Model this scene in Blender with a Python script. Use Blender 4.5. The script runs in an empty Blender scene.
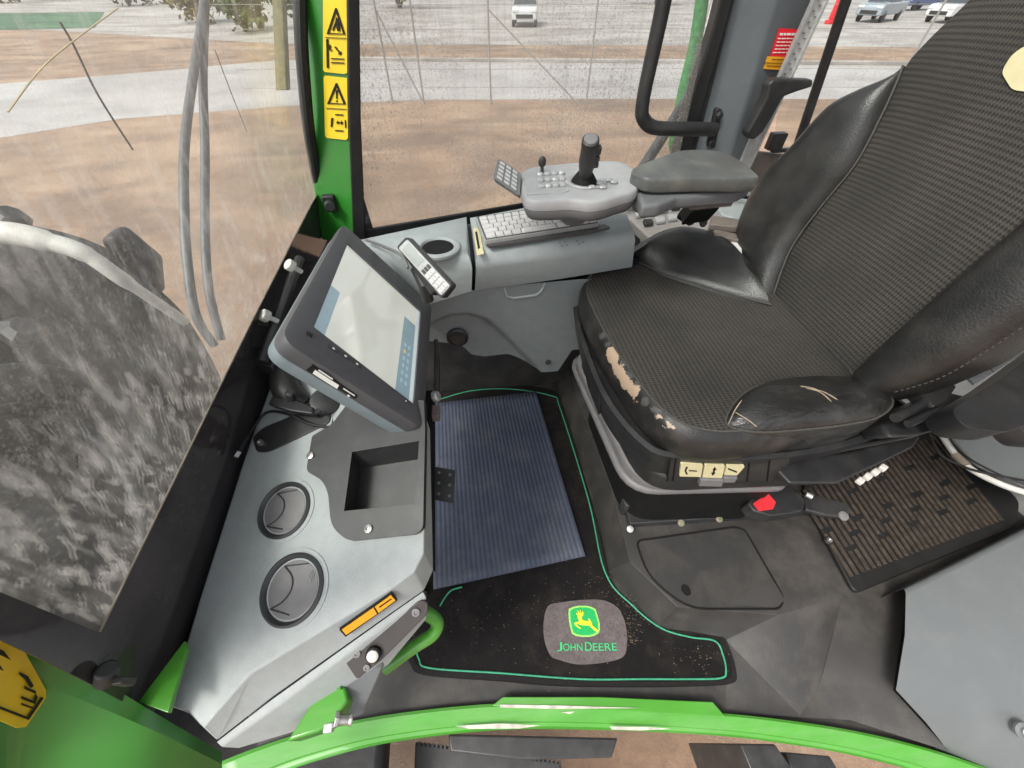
import bpy, bmesh, math, random
from mathutils import Vector, Matrix
random.seed(7)
S = bpy.context.scene
COL = S.collection
R = math.radians
# ------------------------------------------------------------------ camera and point helpers
FPX, PITCH, CAMH, YAW = 385.0, R(47.3), 1.3, R(7)
SP, CP = math.sin(PITCH), math.cos(PITCH)
EYE = Vector((0, 0, CAMH))
def ray(px, py):
    u = (px-512)/FPX; v = (py-384)/FPX
    r = (u, CP-SP*v, -(SP+CP*v))
    c, s = math.cos(-YAW), math.sin(-YAW)
    return Vector((c*r[0]-s*r[1], s*r[0]+c*r[1], r[2]))
def P(px, py, z=None, x=None, y=None):
    r = ray(px, py)
    d = (z-CAMH)/r.z if z is not None else (x/r.x if x is not None else y/r.y)
    return EYE + r*d
def PP(px, py, p, n):
    r = ray(px, py); n = Vector(n); p = Vector(p)
    return EYE + r*((p-EYE).dot(n)/r.dot(n))
# ------------------------------------------------------------------ mesh builder
class MB:
    def __init__(s): s.v = []; s.f = []; s.m = []
    def add(s, vs, fs, m=0):
        o = len(s.v); s.v += [Vector(p) for p in vs]
        for f in fs: s.f.append([o+i for i in f]); s.m.append(m)
        return s
    def poly(s, pts, m=0): return s.add(pts, [list(range(len(pts)))], m)
    def loft(s, loops, closed=True, cap0=True, cap1=True, m=0, mats=None):
        n = len(loops[0]); vs = [p for l in loops for p in l]; o = len(s.v)
        s.v += [Vector(p) for p in vs]
        for i in range(len(loops)-1):
            for j in range(n if closed else n-1):
                a = i*n+j; b = i*n+(j+1) % n
                s.f.append([o+a, o+b, o+b+n, o+a+n]); s.m.append(mats[i] if mats else m)
        if cap0: s.f.append([o+j for j in range(n)][::-1]); s.m.append(mats[0] if mats else m)
        if cap1: s.f.append([o+(len(loops)-1)*n+j for j in range(n)]); s.m.append(mats[-1] if mats else m)
        return s
    def prism(s, pts, vec, m=0):
        pts = [Vector(p) for p in pts]; vec = Vector(vec)
        return s.loft([pts, [p+vec for p in pts]], m=m)
    def box(s, c, d, rot=None, m=0):
        c = Vector(c); rot = rot or Matrix.Identity(3)
        x, y, z = d[0]/2, d[1]/2, d[2]/2
        q = [c+rot @ Vector(p) for p in ((-x,-y,-z),(x,-y,-z),(x,y,-z),(-x,y,-z),(-x,-y,z),(x,-y,z),(x,y,z),(-x,y,z))]
        return s.add(q, [(3,2,1,0),(4,5,6,7),(0,1,5,4),(1,2,6,5),(2,3,7,6),(3,0,4,7)], m)
    def tube(s, path, r, n=12, caps=True, m=0, closed=False):
        path = [Vector(p) for p in path]; k = len(path)
        rad = r if isinstance(r, (list, tuple)) else [r]*k
        loops = []; ref = None
        for i, p in enumerate(path):
            if closed: t = path[(i+1) % k]-path[i-1]
            else: t = path[min(i+1, k-1)]-path[max(i-1, 0)]
            if t.length < 1e-9: t = Vector((0, 0, 1))
            t.normalize()
            if ref is None:
                ref = Vector((0, 0, 1)) if abs(t.z) < .9 else Vector((1, 0, 0))
            a = (ref-t*ref.dot(t)).normalized(); ref = a; b = t.cross(a)
            loops.append([p+(a*math.cos(q)+b*math.sin(q))*rad[i] for q in [2*math.pi*j/n for j in range(n)]])
        if closed:
            loops.append(loops[0]); return s.loft(loops, cap0=False, cap1=False, m=m)
        return s.loft(loops, cap0=caps, cap1=caps, m=m)
    def lathe(s, prof, o, axis, n=32, m=0, cap0=True, cap1=True, sx=1.0, ref=None):
        o = Vector(o); ax = Vector(axis).normalized()
        rf = Vector(ref) if ref else (Vector((1, 0, 0)) if abs(ax.x) < .9 else Vector((0, 1, 0)))
        a = (rf-ax*rf.dot(ax)).normalized(); b = ax.cross(a)
        loops = [[o+ax*h+(a*math.cos(q)*sx+b*math.sin(q))*max(r, 1e-5) for q in [2*math.pi*j/n for j in range(n)]] for r, h in prof]
        return s.loft(loops, cap0=cap0, cap1=cap1, m=m)
    def blob(s, c, d, rot=None, e1=1.0, e2=1.0, n=24, k=14, m=0):
        c = Vector(c); rot = rot or Matrix.Identity(3)
        pw = lambda q, e: math.copysign(abs(q)**e, q)
        loops = []
        for i in range(k+1):
            t = -math.pi/2+math.pi*i/k; ct, st = pw(math.cos(t), e1), pw(math.sin(t), e1)
            loops.append([c+rot @ Vector((d[0]*ct*pw(math.cos(q), e2), d[1]*ct*pw(math.sin(q), e2), d[2]*st)) for q in [2*math.pi*j/n for j in range(n)]])
        return s.loft(loops, cap0=False, cap1=False, m=m)
    def build(s, name, mat, parent=None, bevel=0, seg=3, sharp=38, sub=0, smooth=True, weld=True, solid=0, fixn=True):
        off = Vector((0, 0, 0)); q = parent
        while q is not None: off += Vector(q.location); q = q.parent
        me = bpy.data.meshes.new(name)
        me.from_pydata([tuple(p-off) for p in s.v], [], s.f)
        for i, mm in enumerate(mat if isinstance(mat, (list, tuple)) else [mat]): me.materials.append(mm)
        for i, p in enumerate(me.polygons): p.material_index = s.m[i]
        bm = bmesh.new(); bm.from_mesh(me)
        if weld: bmesh.ops.remove_doubles(bm, verts=bm.verts, dist=1e-5)
        if fixn: bmesh.ops.recalc_face_normals(bm, faces=bm.faces)
        bm.to_mesh(me); bm.free()
        if smooth:
            for p in me.polygons: p.use_smooth = True
            me.set_sharp_from_angle(angle=R(sharp))
        o = bpy.data.objects.new(name, me); COL.objects.link(o)
        if parent is not None: o.parent = parent
        if solid:
            d = o.modifiers.new('thick', 'SOLIDIFY'); d.thickness = solid; d.offset = -1
        if bevel:
            b = o.modifiers.new('bevel', 'BEVEL'); b.width = bevel; b.segments = seg; b.limit_method = 'ANGLE'; b.angle_limit = R(30); b.harden_normals = False
        if sub:
            d = o.modifiers.new('sub', 'SUBSURF'); d.levels = sub; d.render_levels = sub
        return o
def thing(name, label, cat, loc=(0, 0, 0), group=None):
    o = bpy.data.objects.new(name, None); COL.objects.link(o); o.location = loc; o.empty_display_size = .05
    return tag(o, label, cat, group)
def tag(o, label, cat, group=None, kind=None):
    o['label'] = label; o['category'] = cat
    if group: o['group'] = group
    if kind: o['kind'] = kind
    return o
def struct(o): o['kind'] = 'structure'; return o
def cr(pts, n=8, closed=False):            # Catmull-Rom through points
    pts = [Vector(p) for p in pts]; k = len(pts); out = []
    for i in range(k if closed else k-1):
        if closed: a, b, c, d = pts[i-1], pts[i], pts[(i+1) % k], pts[(i+2) % k]
        else: a, b, c, d = pts[max(i-1, 0)], pts[i], pts[i+1], pts[min(i+2, k-1)]
        for j in range(n):
            t = j/n
            out.append(.5*((2*b)+(c-a)*t+(2*a-5*b+4*c-d)*t*t+(3*b-a-3*c+d)*t**3))
    if not closed: out.append(pts[-1].copy())
    return out
def resample(pts, n):
    pts = [Vector(p) for p in pts]; L = [0]
    for a, b in zip(pts, pts[1:]): L.append(L[-1]+(b-a).length)
    out = []; j = 0
    for i in range(n):
        t = L[-1]*i/(n-1)
        while j < len(pts)-2 and L[j+1] < t: j += 1
        s = (t-L[j])/max(L[j+1]-L[j], 1e-9); out.append(pts[j].lerp(pts[j+1], min(1, s)))
    return out
def roundpoly(pts, r, n=5):                # rounds the corners of a flat polygon
    pts = [Vector(p) for p in pts]; out = []; k = len(pts)
    for i in range(k):
        a, b, c = pts[i-1], pts[i], pts[(i+1) % k]
        rr = min(r[i] if isinstance(r, (list, tuple)) else r, (a-b).length*.48, (c-b).length*.48)
        p, q = b+(a-b).normalized()*rr, b+(c-b).normalized()*rr
        for j in range(n+1):
            t = j/n; out.append((p*(1-t)**2)+(b*2*t*(1-t))+(q*t*t))
    return out
def frame(n, up):                          # 3x3 with local x, y in the plane and z = n
    z = Vector(n).normalized(); y = Vector(up); y = (y-z*y.dot(z)).normalized(); x = y.cross(z)
    return Matrix((x, y, z)).transposed()
def copy_part(src, parent, loc, rot=None):
    o = src.copy(); COL.objects.link(o); o.parent = parent; o.location = loc
    return o
# ------------------------------------------------------------------ materials
def N(nt, t, **k):
    n = nt.nodes.new(t)
    for a, b in k.items(): setattr(n, a, b)
    return n
def mat(name, col, rough=.5, spec=.5, metal=0, var=.15, scale=30, bump=0, bscale=400, dirt=None, dirt_amt=.5, dscale=8, coat=0, stretch=None, emis=None):
    m = bpy.data.materials.new(name); m.use_nodes = True; nt = m.node_tree; L = nt.links.new
    b = nt.nodes['Principled BSDF']
    tc = N(nt, 'ShaderNodeTexCoord'); src = tc.outputs['Object']
    if stretch:
        mp = N(nt, 'ShaderNodeMapping'); mp.inputs['Scale'].default_value = stretch; L(src, mp.inputs[0]); src = mp.outputs[0]
    nz = N(nt, 'ShaderNodeTexNoise'); nz.inputs['Scale'].default_value = scale; nz.inputs['Detail'].default_value = 6; L(src, nz.inputs['Vector'])
    rp = N(nt, 'ShaderNodeValToRGB'); e = rp.color_ramp.elements
    e[0].position = .3; e[1].position = .7
    e[0].color = (*[c*(1-var) for c in col], 1); e[1].color = (*[min(1, c*(1+var)) for c in col], 1)
    L(nz.outputs['Fac'], rp.inputs[0]); co = rp.outputs[0]
    if dirt:
        dn = N(nt, 'ShaderNodeTexNoise'); dn.inputs['Scale'].default_value = dscale; dn.inputs['Detail'].default_value = 10; dn.inputs['Roughness'].default_value = .7; L(src, dn.inputs['Vector'])
        dr = N(nt, 'ShaderNodeMapRange'); dr.inputs[1].default_value = .48; dr.inputs[2].default_value = .75; dr.inputs[3].default_value = 0; dr.inputs[4].default_value = dirt_amt
        L(dn.outputs['Fac'], dr.inputs[0])
        mx = N(nt, 'ShaderNodeMix', data_type='RGBA'); L(dr.outputs[0], mx.inputs[0]); L(co, mx.inputs[6]); mx.inputs[7].default_value = (*dirt, 1); co = mx.outputs[2]
    L(co, b.inputs['Base Color'])
    b.inputs['Specular IOR Level'].default_value = spec; b.inputs['Metallic'].default_value = metal
    rm = N(nt, 'ShaderNodeMapRange'); rm.inputs[3].default_value = max(0, rough-.09); rm.inputs[4].default_value = min(1, rough+.09)
    n2 = N(nt, 'ShaderNodeTexNoise'); n2.inputs['Scale'].default_value = scale*.4; n2.inputs['Detail'].default_value = 5; L(src, n2.inputs['Vector'])
    L(n2.outputs['Fac'], rm.inputs[0]); L(rm.outputs[0], b.inputs['Roughness'])
    b.inputs['Coat Weight'].default_value = coat
    if bump:
        bn = N(nt, 'ShaderNodeTexNoise'); bn.inputs['Scale'].default_value = bscale; bn.inputs['Detail'].default_value = 4; L(src, bn.inputs['Vector'])
        bp = N(nt, 'ShaderNodeBump'); bp.inputs['Strength'].default_value = bump; bp.inputs['Distance'].default_value = .002
        L(bn.outputs['Fac'], bp.inputs['Height']); L(bp.outputs[0], b.inputs['Normal'])
    if emis:
        b.inputs['Emission Color'].default_value = (*emis[0], 1); b.inputs['Emission Strength'].default_value = emis[1]
    return m
M = {}
M['dash'] = mat('dash_plastic', (.36, .385, .38), .6, .3, var=.05, scale=60, bump=.35, bscale=700, dirt=(.30, .29, .27), dirt_amt=.3, dscale=14)
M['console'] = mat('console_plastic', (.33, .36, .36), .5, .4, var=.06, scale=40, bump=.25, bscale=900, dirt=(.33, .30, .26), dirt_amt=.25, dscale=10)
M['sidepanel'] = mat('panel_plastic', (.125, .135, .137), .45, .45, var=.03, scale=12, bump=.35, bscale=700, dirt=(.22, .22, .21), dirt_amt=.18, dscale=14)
M['conlow_shaded'] = mat('console_plastic_shaded', (.19, .21, .215), .5, .4, var=.05, scale=40, bump=.25, bscale=900, dirt=(.25, .23, .2), dirt_amt=.2, dscale=10)  # console plastic darkened: shade on the upright panel is put into the colour
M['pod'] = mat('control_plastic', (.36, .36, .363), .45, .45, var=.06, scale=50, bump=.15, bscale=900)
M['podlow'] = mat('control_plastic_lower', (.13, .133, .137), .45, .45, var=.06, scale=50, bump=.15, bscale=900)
M['pad'] = mat('armrest_vinyl', (.085, .088, .086), .34, .5, var=.12, scale=20, bump=.2, bscale=600, dirt=(.25, .24, .2), dirt_amt=.5, dscale=9)
M['black'] = mat('black_plastic', (.022, .022, .023), .42, .5, var=.25, scale=20, bump=.2, bscale=700, dirt=(.10, .09, .075), dirt_amt=.35, dscale=12)
M['satin'] = mat('black_painted_steel', (.030, .0295, .030), .38, .5, var=.15, scale=25, bump=.15, bscale=800, dirt=(.10, .10, .095), dirt_amt=.35, dscale=16)
M['deepblack'] = mat('matt_black', (.008, .008, .008), .7, .2, var=.2)
M['floor'] = mat('floor_moulding', (.034, .032, .030), .5, .45, var=.2, scale=14, bump=.35, bscale=500, dirt=(.12, .10, .08), dirt_amt=.4, dscale=7)
M['cover'] = mat('cover_plastic', (.034, .033, .032), .46, .45, var=.1, scale=20, bump=.3, bscale=700, dirt=(.12, .1, .08), dirt_amt=.3, dscale=8)
M['carpet'] = mat('carpet_pile', (.013, .012, .012), .95, .1, var=.5, scale=500, bump=1, bscale=900, dirt=(.09, .075, .06), dirt_amt=.22, dscale=14)
M['binding'] = mat('carpet_binding', (.014, .013, .013), .85, .2, var=.3, scale=300, bump=.8, bscale=500)
M['piping'] = mat('green_piping', (.045, .27, .15), .6, .3, var=.2, scale=120)
M['leather'] = mat('worn_leather', (.021, .0205, .0195), .36, .55, var=.3, scale=18, bump=.45, bscale=260, dirt=(.10, .09, .075), dirt_amt=.18, dscale=9)
M['thread'] = mat('seam_thread', (.075, .072, .064), .7, .3, var=.3, scale=300)
M['green'] = mat('green_paint', (.028, .19, .022), .3, .5, var=.06, scale=14, dirt=(.075, .16, .05), dirt_amt=.3, dscale=9, coat=.25)
M['greenscuff'] = mat('green_paint_scuffed', (.065, .27, .026), .33, .5, var=.08, scale=20, dirt=(.35, .42, .28), dirt_amt=.2, dscale=9, coat=.2, stretch=(.35, 2, 1))
M['bare'] = mat('bare_scraped_metal', (.5, .47, .4), .5, .5, var=.3, scale=40)
M['steel'] = mat('zinc_steel', (.55, .53, .5), .32, .5, metal=.9, var=.2, scale=60)
M['alu'] = mat('brushed_aluminium', (.55, .55, .54), .42, .5, metal=.55, var=.12, scale=80)
M['rubber'] = mat('rubber_seal', (.012, .012, .012), .55, .4, var=.3, scale=30, bump=.2, bscale=300)
M['yellow'] = mat('yellow_label', (.78, .55, .015), .4, .5, var=.06, scale=30)
M['orange'] = mat('orange_label', (.78, .36, .02), .4, .5, var=.05, scale=30)
M['red'] = mat('red_label', (.75, .02, .03), .4, .5, var=.05, scale=30)
M['ink'] = mat('black_ink', (.015, .014, .012), .6, .2, var=.1)
M['white'] = mat('white_print', (.75, .74, .7), .5, .4, var=.05)
M['cream'] = mat('cream_label', (.62, .56, .33), .5, .4, var=.06, scale=40)
M['monitor'] = mat('monitor_bezel', (.070, .069, .074), .40, .45, var=.08, scale=50, bump=.15, bscale=900)
M['monback'] = mat('monitor_back', (.19, .225, .24), .42, .45, var=.06, scale=50, bump=.15, bscale=900)
M['keys'] = mat('keyboard_keys', (.62, .60, .58), .5, .4, var=.08, scale=60)
M['kbase'] = mat('keyboard_base', (.07, .068, .068), .45, .5, var=.1, scale=60)
M['silver'] = mat('silver_plastic', (.42, .42, .41), .35, .5, metal=.3, var=.08, scale=60)
M['brown'] = mat('brown_plastic', (.17, .14, .12), .45, .4, var=.15, scale=30, bump=.2)
M['redbtn'] = mat('red_button', (.68, .035, .045), .4, .5, var=.08, scale=60)
M['hose'] = mat('white_hose', (.62, .6, .55), .5, .4, var=.1, scale=30, dirt=(.3, .25, .2), dirt_amt=.4)
M['tape'] = mat('brown_tape', (.2, .17, .13), .6, .3, var=.2)
M['vent'] = mat('vent_plastic', (.17, .165, .165), .42, .45, var=.08, scale=50, bump=.15, bscale=900)
M['ventring'] = mat('vent_ring', (.04, .04, .042), .4, .5, var=.1)
M['foam'] = mat('bare_foam', (.42, .33, .24), .85, .2, var=.25, scale=120, bump=.8, bscale=300)
M['patch'] = mat('badge_felt', (.105, .09, .09), .8, .2, var=.25, scale=200, bump=.6, bscale=600, dirt=(.2, .17, .16), dirt_amt=.6, dscale=22)
M['badgegreen'] = mat('badge_green', (.015, .36, .09), .6, .3, var=.15, scale=200)
M['badgelime'] = mat('badge_lime', (.28, .62, .13), .6, .3, var=.15, scale=200)
M['badgeyellow'] = mat('badge_yellow', (.80, .66, .03), .6, .3, var=.12, scale=200)
M['badgetext'] = mat('badge_lettering', (.05, .48, .17), .6, .3, var=.15, scale=200)
M['wirestrap'] = mat('grey_webbing', (.14, .145, .15), .7, .3, var=.15, scale=120)
M['frit'] = mat('black_glass_border', (.040, .036, .039), .10, .4, var=.3, scale=9, bump=.5, bscale=16, dirt=(.10, .09, .09), dirt_amt=.4, dscale=6)
M['liner'] = mat('grey_roof_liner', (.40, .40, .39), .8, .2, var=.08, bump=.2)

def weave():
    m = bpy.data.materials.new('woven_seat_fabric'); m.use_nodes = True; nt = m.node_tree; L = nt.links.new
    b = nt.nodes['Principled BSDF']; tc = N(nt, 'ShaderNodeTexCoord')
    def band(axis_vec, freq, ph=0):
        d = N(nt, 'ShaderNodeVectorMath', operation='DOT_PRODUCT'); L(tc.outputs['Object'], d.inputs[0]); d.inputs[1].default_value = axis_vec
        k = N(nt, 'ShaderNodeMath', operation='MULTIPLY_ADD'); L(d.outputs['Value'], k.inputs[0]); k.inputs[1].default_value = freq; k.inputs[2].default_value = ph
        s = N(nt, 'ShaderNodeMath', operation='SINE'); L(k.outputs[0], s.inputs[0]); return s
    w = 2*math.pi/.0078
    # y runs across the seat; x - z run along cushion and backrest alike
    s1 = band((.55, 1, .55), w*.62); s2 = band((.55, -1, .55), w*.62)
    mul = N(nt, 'ShaderNodeMath', operation='MULTIPLY'); L(s1.outputs[0], mul.inputs[0]); L(s2.outputs[0], mul.inputs[1])
    mr = N(nt, 'ShaderNodeMapRange'); mr.inputs[1].default_value = -.25; mr.inputs[2].default_value = .6; L(mul.outputs[0], mr.inputs[0])
    nz = N(nt, 'ShaderNodeTexNoise'); nz.inputs['Scale'].default_value = 7; nz.inputs['Detail'].default_value = 8; L(tc.outputs['Object'], nz.inputs['Vector'])
    dr = N(nt, 'ShaderNodeValToRGB'); dr.color_ramp.elements[0].position = .35; dr.color_ramp.elements[1].position = .7
    dr.color_ramp.elements[0].color = (.052, .048, .043, 1); dr.color_ramp.elements[1].color = (.076, .068, .058, 1); L(nz.outputs['Fac'], dr.inputs[0])
    mx = N(nt, 'ShaderNodeMix', data_type='RGBA'); L(mr.outputs[0], mx.inputs[0]); L(dr.outputs[0], mx.inputs[6]); mx.inputs[7].default_value = (.031, .029, .027, 1)
    L(mx.outputs[2], b.inputs['Base Color']); b.inputs['Roughness'].default_value = .8; b.inputs['Specular IOR Level'].default_value = .25
    bp = N(nt, 'ShaderNodeBump'); bp.inputs['Strength'].default_value = .6; bp.inputs['Distance'].default_value = .002; bp.invert = True
    fn = N(nt, 'ShaderNodeTexNoise'); fn.inputs['Scale'].default_value = 900; L(tc.outputs['Object'], fn.inputs['Vector'])
    ad = N(nt, 'ShaderNodeMath', operation='MULTIPLY_ADD'); L(fn.outputs['Fac'], ad.inputs[0]); ad.inputs[1].default_value = .5; L(mr.outputs[0], ad.inputs[2])
    L(ad.outputs[0], bp.inputs['Height']); L(bp.outputs[0], b.inputs['Normal'])
    return m
M['weave'] = weave()

def glass(name, dirt=.12, drops=.5, streak=(1, 1, 1), tint=(.93, .95, .94), sc=60, low=None, runs=.12):
    m = bpy.data.materials.new(name); m.use_nodes = True; nt = m.node_tree; L = nt.links.new
    nt.nodes.remove(nt.nodes['Principled BSDF']); out = nt.nodes['Material Output']
    tc = N(nt, 'ShaderNodeTexCoord')
    mp = N(nt, 'ShaderNodeMapping'); mp.inputs['Scale'].default_value = streak; L(tc.outputs['Object'], mp.inputs[0])
    tr = N(nt, 'ShaderNodeBsdfTransparent'); tr.inputs[0].default_value = (*tint, 1)
    film = N(nt, 'ShaderNodeBsdfPrincipled'); film.inputs['Base Color'].default_value = (.48, .46, .43, 1); film.inputs['Roughness'].default_value = .4
    tl = N(nt, 'ShaderNodeBsdfTranslucent'); tl.inputs[0].default_value = (.62, .58, .54, 1)
    fm = N(nt, 'ShaderNodeMixShader'); fm.inputs[0].default_value = .6; L(film.outputs[0], fm.inputs[1]); L(tl.outputs[0], fm.inputs[2])
    n1 = N(nt, 'ShaderNodeTexNoise'); n1.inputs['Scale'].default_value = 6; n1.inputs['Detail'].default_value = 12; n1.inputs['Roughness'].default_value = .75; L(mp.outputs[0], n1.inputs['Vector'])
    r1 = N(nt, 'ShaderNodeMapRange'); r1.inputs[1].default_value = .35; r1.inputs[2].default_value = .75; r1.inputs[3].default_value = dirt*.35; r1.inputs[4].default_value = dirt*1.7; L(n1.outputs['Fac'], r1.inputs[0])
    vo = N(nt, 'ShaderNodeTexVoronoi'); vo.inputs['Scale'].default_value = sc; vo.inputs['Randomness'].default_value = 1; L(mp.outputs[0], vo.inputs['Vector'])
    r2 = N(nt, 'ShaderNodeMapRange'); r2.inputs[1].default_value = .30; r2.inputs[2].default_value = .16; r2.inputs[3].default_value = 0; r2.inputs[4].default_value = drops; L(vo.outputs['Distance'], r2.inputs[0])
    # only some cells carry a drop
    sp = N(nt, 'ShaderNodeSeparateColor'); L(vo.outputs['Color'], sp.inputs[0])
    gt = N(nt, 'ShaderNodeMath', operation='GREATER_THAN'); gt.inputs[1].default_value = .45; L(sp.outputs[0], gt.inputs[0])
    ml = N(nt, 'ShaderNodeMath', operation='MULTIPLY'); L(r2.outputs[0], ml.inputs[0]); L(gt.outputs[0], ml.inputs[1])
    nm = N(nt, 'ShaderNodeTexNoise'); nm.inputs['Scale'].default_value = 3.2; nm.inputs['Detail'].default_value = 3; L(tc.outputs['Object'], nm.inputs['Vector'])
    rm = N(nt, 'ShaderNodeMapRange'); rm.inputs[1].default_value = .38; rm.inputs[2].default_value = .62; rm.inputs[3].default_value = .15; rm.inputs[4].default_value = 1.15; L(nm.outputs['Fac'], rm.inputs[0])
    v2 = N(nt, 'ShaderNodeTexVoronoi'); v2.inputs['Scale'].default_value = sc*2.1; L(mp.outputs[0], v2.inputs['Vector'])
    q2 = N(nt, 'ShaderNodeMapRange'); q2.inputs[1].default_value = .34; q2.inputs[2].default_value = .2; q2.inputs[3].default_value = 0; q2.inputs[4].default_value = drops*.75; L(v2.outputs['Distance'], q2.inputs[0])
    mx_ = N(nt, 'ShaderNodeMath', operation='MAXIMUM'); L(ml.outputs[0], mx_.inputs[0]); L(q2.outputs[0], mx_.inputs[1])
    mm = N(nt, 'ShaderNodeMath', operation='MULTIPLY'); L(mx_.outputs[0], mm.inputs[0]); L(rm.outputs[0], mm.inputs[1])
    mpv = N(nt, 'ShaderNodeMapping'); mpv.inputs['Scale'].default_value = (70, 70, 2.2); L(tc.outputs['Object'], mpv.inputs[0])
    nv = N(nt, 'ShaderNodeTexNoise'); nv.inputs['Scale'].default_value = 1; nv.inputs['Detail'].default_value = 3; L(mpv.outputs[0], nv.inputs['Vector'])
    rv = N(nt, 'ShaderNodeMapRange'); rv.inputs[1].default_value = .52; rv.inputs[2].default_value = .75; rv.inputs[3].default_value = 0; rv.inputs[4].default_value = runs; L(nv.outputs['Fac'], rv.inputs[0])
    a0_ = N(nt, 'ShaderNodeMath', operation='ADD', use_clamp=True); L(r1.outputs[0], a0_.inputs[0]); L(rv.outputs[0], a0_.inputs[1])
    ad = N(nt, 'ShaderNodeMath', operation='ADD', use_clamp=True); L(a0_.outputs[0], ad.inputs[0]); L(mm.outputs[0], ad.inputs[1])
    fac = ad.outputs[0]
    if low:                                # extra run-down water film on the lower part: low = (z_top, z_bottom, amount, stretch)
        sx = N(nt, 'ShaderNodeSeparateXYZ'); L(tc.outputs['Object'], sx.inputs[0])
        zr = N(nt, 'ShaderNodeMapRange'); zr.inputs[1].default_value = low[0]; zr.inputs[2].default_value = low[1]; zr.inputs[3].default_value = 0; zr.inputs[4].default_value = low[2]; L(sx.outputs['Z'], zr.inputs[0])
        du = N(nt, 'ShaderNodeVectorMath', operation='DOT_PRODUCT'); L(tc.outputs['Object'], du.inputs[0]); du.inputs[1].default_value = low[3]
        dv = N(nt, 'ShaderNodeVectorMath', operation='DOT_PRODUCT'); L(tc.outputs['Object'], dv.inputs[0]); dv.inputs[1].default_value = low[4]
        mp2 = N(nt, 'ShaderNodeCombineXYZ'); L(du.outputs['Value'], mp2.inputs[0]); L(dv.outputs['Value'], mp2.inputs[1])
        n3 = N(nt, 'ShaderNodeTexNoise'); n3.inputs['Scale'].default_value = 1; n3.inputs['Detail'].default_value = 7; n3.inputs['Roughness'].default_value = .68; n3.inputs['Distortion'].default_value = .5; L(mp2.outputs[0], n3.inputs['Vector'])
        r3 = N(nt, 'ShaderNodeMapRange'); r3.inputs[1].default_value = .52; r3.inputs[2].default_value = .585; L(n3.outputs['Fac'], r3.inputs[0])
        m3 = N(nt, 'ShaderNodeMath', operation='MULTIPLY'); L(zr.outputs[0], m3.inputs[0]); L(r3.outputs[0], m3.inputs[1])
        a3 = N(nt, 'ShaderNodeMath', operation='ADD', use_clamp=True); L(fac, a3.inputs[0]); L(m3.outputs[0], a3.inputs[1]); fac = a3.outputs[0]
    mix = N(nt, 'ShaderNodeMixShader'); L(fac, mix.inputs[0]); L(tr.outputs[0], mix.inputs[1]); L(fm.outputs[0], mix.inputs[2])
    gl = N(nt, 'ShaderNodeBsdfGlossy'); gl.inputs['Roughness'].default_value = .03
    lw = N(nt, 'ShaderNodeLayerWeight'); pw_ = N(nt, 'ShaderNodeMath', operation='POWER'); L(lw.outputs['Facing'], pw_.inputs[0]); pw_.inputs[1].default_value = 4
    fr = N(nt, 'ShaderNodeMath', operation='MULTIPLY_ADD'); L(pw_.outputs[0], fr.inputs[0]); fr.inputs[1].default_value = .3; fr.inputs[2].default_value = .02
    bp = N(nt, 'ShaderNodeBump'); bp.inputs['Strength'].default_value = .3; bp.inputs['Distance'].default_value = .002; L(n1.outputs['Fac'], bp.inputs['Height']); L(bp.outputs[0], gl.inputs['Normal'])
    m2 = N(nt, 'ShaderNodeMixShader'); L(fr.outputs[0], m2.inputs[0]); L(mix.outputs[0], m2.inputs[1]); L(gl.outputs[0], m2.inputs[2])
    L(m2.outputs[0], out.inputs[0])
    return m
M['glass_side'] = glass('rain_spotted_glass', .16, .42, (1, 1, 1), sc=75)
M['glass_rear'] = glass('clear_rear_glass', .05, .12, (1, 1, 1), sc=75, runs=.03)
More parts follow.
